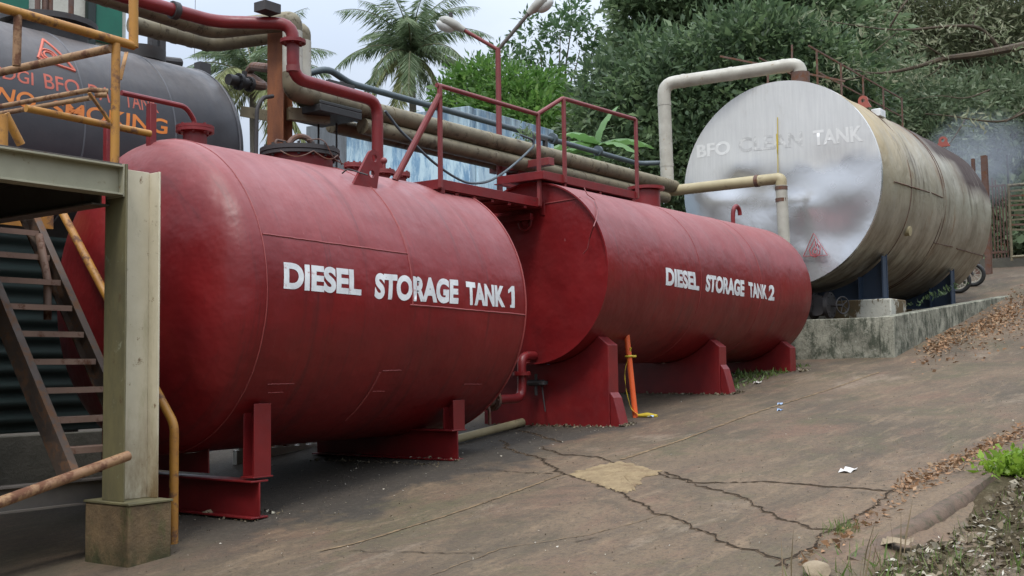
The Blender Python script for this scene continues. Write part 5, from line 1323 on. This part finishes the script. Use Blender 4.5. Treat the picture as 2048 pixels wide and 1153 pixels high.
grass(220, tuft(1685, 1060, .085), .05, lf_grass, 'grass_tuft', 'small green grass tuft growing from the joint beside the kerb', 'grass')
def vg():
    x = random.uniform(5.4, 6.7); k = .2+abs(random.gauss(0, .5)); return (x, kerby(x)-k+random.choice((0, .3)), gz(x, 1)+.05)
grass(420, vg, .09, lf_grass, 'verge_grass', 'sparse green grass at the bottom right verge', 'grass')
def vg2():
    x = random.uniform(6.5, 14); k = .3+abs(random.gauss(0, 1)); return (x, kerby(x)-k, gz(x, kerby(x)-.3-k)+.05)
grass(2000, vg2, .07, lf_grass, 'verge_grass', 'thin grass among the rubble along the kerb', 'grass')
grass(40, vg, .2, lf_dry, 'dry_stalks', 'dry straw stalks at the bottom right', 'dry stalks', .025, 'stuff', .35)
def vg3():
    x = random.uniform(10.4, 14.5); k = .25+abs(random.gauss(0, .5)); return (x, kerby(x)-k, gz(x, kerby(x)-.3-k)+.05)
grass(420, vg3, .5, lf_dry, 'dry_stalks', 'tangled dry twigs at the right edge beyond the green weed', 'dry stalks', .02, 'stuff', .6)
wp = onground(2018, 945); wp = V((9.2, kerby(9.2)-.2, gz(9.2, 1)+.05)); wp = at(2034, 952, Z=wp.z); wx, wy = wp.x, wp.y; wz = gz(wx, wy)+.03
w = thing('weed', 'bright yellow green leafy weed on the verge at the right edge', 'weed', (wx, wy, wz))
n = 900; c_ = rng.normal(size=(n, 3))*np.array([.1, .1, .075]); c_[:, 2] = np.abs(c_[:, 2])
part('foliage', leaf_mesh(c_+np.array([wx, wy, wz+.03]), rng.normal(size=(n, 3))+np.array([0, 0, .6]), .055, .5), lf_weed, w)
bm = NB()
for k in range(9): a = random.uniform(0, 6.28); limb(bm, V((wx, wy, wz-.02)), V((wx+.11*math.cos(a), wy+.11*S(a), wz+.13)), .006, .003, 3)
part('stem', bm, m_bark, w)
def sg_(): 
    x, y = random.uniform(13.5, 16.3), random.uniform(6.45, 7.2); return (x, y, gsurf(x, y))
grass(700, sg_, .06, lf_grass, 'ground_grass', 'short green growth on the ground under the second red tank', 'grass', .25, 'stuff', .9)
def bg_(): 
    x = random.uniform(19.5, 23); return (x, random.uniform(5.8, 6.1), gz(x)+.5)
grass(110, bg_, .06, lf_dark, 'basin_weeds', 'dark weeds growing inside the basin below the silver tank', 'weeds', .4, 'stuff', .8)
p_ = V((11.2, 9.4, gz(11.2))); q_ = at(945, 845, Y=9.6); w = thing('shrub', 'small green plant between the supports of the two red tanks', 'plant', (q_.x, q_.y, gz(q_.x)))
n = 500; c_ = rng.normal(size=(n, 3))*np.array([.16, .16, .25]); part('foliage', leaf_mesh(c_+np.array([q_.x, q_.y, gz(q_.x)+.35]), rng.normal(size=(n, 3)), .1, .4), lf_bright, w)
bm = NB(); limb(bm, V((q_.x, q_.y, gz(q_.x))), V((q_.x, q_.y, gz(q_.x)+.5)), .02, .01); part('stem', bm, m_bark, w)

# ================================================================== VEGETATION
def palm(base, crown, fl, nf, label, mat=lf_palm, old=4, th=.17):
    t = thing('coconut_palm', label, 'palm tree', base, 'coconut palms')
    bm = NB(); pts = []; rs = []
    for i in range(13): k = i/12; p = V(base).lerp(crown, k)+V((.25*S(k*3), .15*S(k*2.2), 0))*(1-k); pts.append(p); rs.append(th*(1.15-.45*k))
    tube(bm, pts, rs, 10); part('trunk', bm, m_pbark, t)
    for f in range(nf):
        az = f*2.399+random.uniform(-.25, .25); el0 = R(92 - 132*(f/nf)**1.25+random.uniform(-8, 8)); ln = fl*random.uniform(.85, 1.08)
        p = V(crown); dirh = V((math.cos(az), S(az), 0)); el = el0; sp = []; n = 22
        for i in range(n+1):
            sp.append(p.copy()); p = p+(dirh*math.cos(el)+V((0, 0, 1))*S(el))*(ln/n); el -= R(random.uniform(2.0, 4.2))*(1.3 if el > R(-60) else .2)
        bm = NB(); tube(bm, sp, [.045*(1-.85*i/n) for i in range(n+1)], 5); fr = part('frond', bm, m_palmstem, t)
        P_, D_, Z_ = [], [], []
        for i in range(2, n+1):
            for m_ in range(7):
                q = sp[i-1].lerp(sp[i], m_/7); tg = (sp[i]-sp[i-1]).normalized(); sd_ = tg.cross(V((0, 0, 1))); 
                if sd_.length < .01: continue
                sd_.normalize(); k = i/n; L_ = fl*.2*(S(math.pi*min(1, .12+k*.86)))**.6
                for sgn in (1, -1):
                    P_.append(q); D_.append(sd_*sgn*.7+tg*.55+V((0, 0, -.4-.6*random.random()))); Z_.append(L_)
        me = leaf_mesh(np.array([list(v) for v in P_]), np.array([list(v) for v in D_]), np.array(Z_), .06, .1, .2)
        part('leaflets', me, lf_palmy if f >= nf-old else mat, fr)
    bm = NB()
    for k in range(7): a = k*.9; bmesh.ops.create_icosphere(bm, subdivisions=2, radius=.14, matrix=Matrix.Translation(V(crown)+V((.25*math.cos(a), .25*S(a), -.28-.05*(k % 3)))))
    part('coconut', bm, m_palmstem, t)
q = M('palm stem'); m_palmstem = q.out(q.mix(q.ramp(q.noise(6, 4), .3, .7), (.1, .11, .05), (.15, .14, .07)), .6, 0)
cr_ = at(822, 108, D=52); b_ = at(835, 210, D=52); palm((b_.x, b_.y, gz(b_.x)), cr_, 4.2, 26, 'tall coconut palm left of the lamp post against the sky', th=.2)
cr_ = at(505, 165, D=44); b_ = at(512, 260, D=44); palm((b_.x, b_.y, gz(b_.x)), cr_, 4.0, 20, 'coconut palm half hidden behind the rust column', old=9, th=.18)
# broadleaf trees
tree('broadleaf_tree', 'open crowned tree with sky showing through, right behind the lamp post',
     [(1010, 120, 47, .9), (1070, 75, 48, 1.1), (1120, 60, 47, 1.0), (1160, 100, 48, .95), (1195, 50, 48, .9), (1100, 130, 47, .8), (975, 150, 47, .7), (1210, 120, 48, .8), (1040, 170, 47, .7), (1150, 25, 48, .7)],
     2300, .25, lf_open, .42, trunk=.13, clump=18, csize=.24, shell=.25)
tree('broadleaf_tree', 'bright green bushy tree behind the red handrails and blue wall',
     [(920, 200, 31, .8), (975, 185, 31, .95), (1040, 205, 30, 1.0), (1100, 215, 31, 1.0), (1150, 235, 30, .9), (1000, 240, 30, 1.0), (1070, 260, 29, 1.0), (1130, 275, 29, .9), (945, 160, 32, .6), (1190, 270, 29, .8), (890, 235, 31, .6)],
     17000, .17, lf_bright, .4, trunk=.14, clump=12, csize=.22, shell=.45)
tree('broadleaf_tree', 'dense dark glossy leaved tree behind the silver arch pipe',
     [(1225, 185, 27, .9), (1300, 140, 27, 1.0), (1220, 250, 26.5, 1.0), (1290, 230, 26, 1.25), (1370, 180, 26, 1.3), (1350, 270, 25.5, 1.2), (1280, 320, 25.5, 1.1), (1440, 130, 26, 1.3), (1430, 230, 25.5, 1.2), (1510, 110, 26, 1.2), (1580, 130, 26, 1.2), (1390, 330, 25, 1.1), (1640, 160, 26, 1.2), (1690, 210, 26.5, 1.1)],
     38000, .17, lf_dark, .42, trunk=.24, clump=10, csize=.2, shell=.5)
tree('broadleaf_tree', 'tall dark tree rising above the dense dark tree at upper centre',
     [(1290, 40, 34, 1.1), (1350, 20, 34, 1.7), (1430, 30, 34, 1.8), (1520, 10, 34, 1.8), (1600, 50, 34, 1.7), (1275, 110, 34, .9), (1390, -60, 34, 2), (1500, -70, 34, 2), (1680, 80, 34, 1.6), (1330, -50, 34, 1.5)],
     30000, .24, lf_mid, .4, trunk=.3, clump=12, csize=.28, shell=.45)
tree('broadleaf_tree', 'pale fine leaved tree filling the top right corner',
     [(1640, 30, 40, 2), (1730, 20, 41, 2.2), (1830, 10, 41, 2.4), (1930, 40, 42, 2.4), (2030, 20, 42, 2.4), (1760, 110, 41, 2), (1860, 120, 42, 2.1), (1960, 140, 43, 2.2), (2050, 130, 43, 2.2), (1700, -60, 41, 2.4), (1850, -80, 41, 2.6), (2000, -70, 42, 2.6), (2110, 60, 42, 2.5)],
     52000, .26, lf_fine, .2, trunk=.28, clump=16, csize=.5, shell=.3)
tree('hillside_tree', 'mid green hillside tree right behind the silver tank guard rail',
     [(1760, 200, 38, 1.7), (1840, 220, 38, 1.7), (1900, 260, 38, 1.6), (1960, 230, 39, 1.7), (2040, 260, 39, 1.8), (1800, 280, 37, 1.5), (1880, 320, 37, 1.4), (1720, 260, 37, 1.5), (2090, 200, 40, 1.9)],
     26000, .2, lf_hill, .35, trunk=.2, clump=12, csize=.3, shell=.4)
tree('hillside_shrub', 'broad leaved shrubs beyond the fence and gate at right',
     [(1960, 340, 40, 1.3), (2030, 360, 39, 1.3), (2090, 330, 40, 1.5), (2020, 430, 37, 1.1), (2070, 460, 36, 1.0), (1980, 420, 38, 1.1), (2000, 490, 36, .7), (2060, 500, 36, .7)],
     11000, .26, lf_hill, .5, trunk=.1, clump=9, csize=.3, shell=.35, cat='shrub')
# overhanging limbs on the right, part of a tree standing outside the frame
ob = thing('bare_tree', 'thin bare boughed tree reaching in from the right over the silver tank', 'tree', (26, 1.5, gz(26)))
bm = NB(); limb(bm, V((26, 1.5, gz(26)-.1)), at(2200, 60, D=24), .25, .14); part('trunk', bm, m_bark, ob)
bm = NB()
def bough(pix, D, r0, r1): 
    pts = [at(px, py, D=D+random.uniform(-.2, .2)) for px, py in pix]; tube(bm, fillet(pts, .4), [r0+(r1-r0)*i/(len(fillet(pts, .4))-1) for i in range(len(fillet(pts, .4)))], 7)
bough([(2200, 60), (2048, 92), (1995, 103), (1940, 112), (1885, 117), (1850, 130), (1790, 145), (1740, 148), (1690, 135)], 24, .1, .012)
bough([(2000, 102), (1985, 80), (1965, 60), (1945, 52), (1890, 53), (1830, 60), (1770, 60), (1700, 50), (1640, 40)], 24, .05, .008)
bough([(1945, 52), (1948, 30), (1960, 10)], 24, .02, .008); bough([(1780, 55), (1800, 20), (1830, -20)], 24, .025, .02)
bough([(1885, 117), (1878, 140), (1850, 155)], 24, .025, .008); bough([(1850, 228), (1900, 232), (1960, 242), (2010, 245), (2060, 220), (2120, 205)], 24, .012, .03)
bough([(1720, 230), (1780, 270), (1830, 300), (1900, 340)], 30, .02, .008); bough([(1930, 240), (1900, 290), (1850, 330)], 31, .02, .008); bough([(1860, 300), (1890, 330), (1905, 380)], 30, .018, .007); bough([(1640, 180), (1700, 140), (1760, 95), (1800, 60)], 30, .03, .01); bough([(1560, 60), (1640, 90), (1720, 110)], 31, .025, .008); bough([(1980, 180), (1930, 200), (1880, 190), (1830, 200)], 28, .02, .007)
bough([(1740, 148), (1700, 160), (1650, 165)], 24, .014, .006); bough([(1890, 116), (1850, 90), (1820, 80)], 24, .018, .006); bough([(2010, 245), (2040, 225), (2070, 190)], 24, .012, .01)
pieces('bough', bm, m_bark, ob)
tips = [(1690, 135), (1640, 40), (1740, 60), (1850, 155), (1820, 80), (1960, 15), (1650, 165), (1770, 150), (1900, 55), (1800, 25), (1950, 235), (1870, 120), (2030, 100), (1990, 60)]
P_ = np.concatenate([np.array([list(at(px+random.gauss(0, 26), py+random.gauss(0, 14), D=24+random.gauss(0, .25)))]) for px, py in tips for _ in range(70)])
part('crown', leaf_mesh(P_, rng.normal(size=P_.shape)+np.array([0, 0, -.3]), .13, .22), lf_fine, ob)
# banana plants
def banana(px, py, D, label, leaves):
    c = at(px, py, D=D); b = V((c.x, c.y, gz(c.x))); t = thing('banana_plant', label, 'banana plant', b, 'banana plants by the pipes')
    bm = NB(); tube(bm, [b, b.lerp(c, .6), c], [.12, .1, .06], 10); part('stem', bm, lf_banana, t)
    for az, el, ln in leaves:
        el, az = R(el), R(az); h = V((math.cos(az), S(az), 0)); p = c.copy(); bm = NB(); prev = None; sd_ = V((-h.y, h.x, 0)); n = 14
        for i in range(n+1):
            k = i/n; w = .2*(S(math.pi*min(1, .06+k*.94)))**.6*ln
            row = [bm.verts.new(p-sd_*w+V((0, 0, -w*.35+.02*S(i*2.1)))), bm.verts.new(p), bm.verts.new(p+sd_*w+V((0, 0, -w*.35+.02*S(i*1.7))))]
            if prev:
                for j in range(2): bm.faces.new((prev[j], row[j], row[j+1], prev[j+1]))
            prev = row; p = p+(h*math.cos(el)+V((0, 0, 1))*S(el))*(ln/n); el -= R(4.5)
        part('leaf', bm, lf_banana, t, smooth=60)
rt_ = math.degrees(YAW)-90
banana(1195, 290, 21, 'banana plant with an upright pale leaf left of the silver arch pipe', [(rt_+20, 88, .95), (rt_, 25, 1.1), (rt_+180, 20, 1.1), (rt_-40, 10, 1.0), (rt_+220, 35, .9), (rt_+100, 40, .8)])
banana(1105, 310, 20.5, 'lower banana plant just behind the short red column', [(rt_+170, 60, .8), (rt_+10, 30, 1.0), (rt_+200, 10, .9), (rt_-50, 5, .9), (rt_+110, 50, .7)])
# fine fern of weeds growing from the pipe bundle
q_ = at(1052, 288, Y=9.2); n = 120; w = thing('weed', 'small weed sprouting from the pipe bundle behind the walkway rail', 'weed', q_)
part('foliage', leaf_mesh(rng.normal(size=(n, 3))*np.array([.08, .06, .1])+np.array(list(q_+V((0, 0, .08)))), rng.normal(size=(n, 3))+np.array([0, 0, .5]), .07, .4), lf_mid, w)
bm = NB(); limb(bm, q_-V((0, 0, .06)), q_+V((0, 0, .15)), .008, .004, 3); part('stem', bm, m_bark, w)
# dense wood on the hill
def wood():
    az = R(random.uniform(-4, 24)); d = random.uniform(58, 100); k = (d-58)/45
    return (d*math.cos(az), d*S(az), gz(d)+random.random()*10+k*14)
n = 30000; P_ = np.array([wood() for _ in range(n)])
solo('hill_wood', leaf_mesh(P_, rng.normal(size=(n, 3)), .9, .45), lf_mid, 'far wooded hillside behind the trees at right', 'woodland', (0, 0, 0), kind='stuff', smooth=0)
# power line
bm = NB(); tube(bm, [at(1100, 130, D=45), at(1210, 124, D=45)], .012, 5); solo('power_line', bm, m_black, 'thin overhead cable crossing the sky gap in the open crowned tree', 'cable', at(1100, 130, D=45))
bm = NB(); tube(bm, [at(391, -20, D=16.5), at(389, 112, D=15.4)], .004, 5); solo('drop_cable', bm, m_black, 'thin wire rising into the sky from the black tank top', 'cable', at(389, 105, D=15.4))

# ================================================================== SMOKE
bm = NB(); c_ = at(1960, 320, D=31); bmesh.ops.create_icosphere(bm, subdivisions=3, radius=1, matrix=Matrix.Translation(c_) @ Matrix.Diagonal((1.6, 1.6, 1.5, 1)))
q = M('smoke'); q.t.nodes.remove(q.b); pv = q.n('ShaderNodeVolumePrincipled'); pv.inputs['Color'].default_value = (.72, .78, .86, 1)
ln_ = q.n('ShaderNodeVectorMath', operation='LENGTH'); mp_ = q.n('ShaderNodeMapping'); mp_.inputs['Scale'].default_value = (1/1.6, 1/1.6, 1/1.5); q.l(q.tc.outputs['Object'], mp_.inputs[0]); q.l(mp_.outputs[0], ln_.inputs[0])
dn = q.mul(q.ramp(ln_.outputs['Value'], 1, .2), q.ramp(q.noise(.9, 4, .6, dist=.8), .3, .7)); dm = q.n('ShaderNodeMath', operation='MULTIPLY'); q.l(dn, dm.inputs[0]); dm.inputs[1].default_value = .75; q.l(dm.outputs[0], pv.inputs['Density'])
q.l(pv.outputs[0], q.t.nodes['Material Output'].inputs['Volume'])
solo('smoke', bm, q.m, 'blue grey smoke drifting behind the silver tank', 'smoke', c_, kind='stuff')
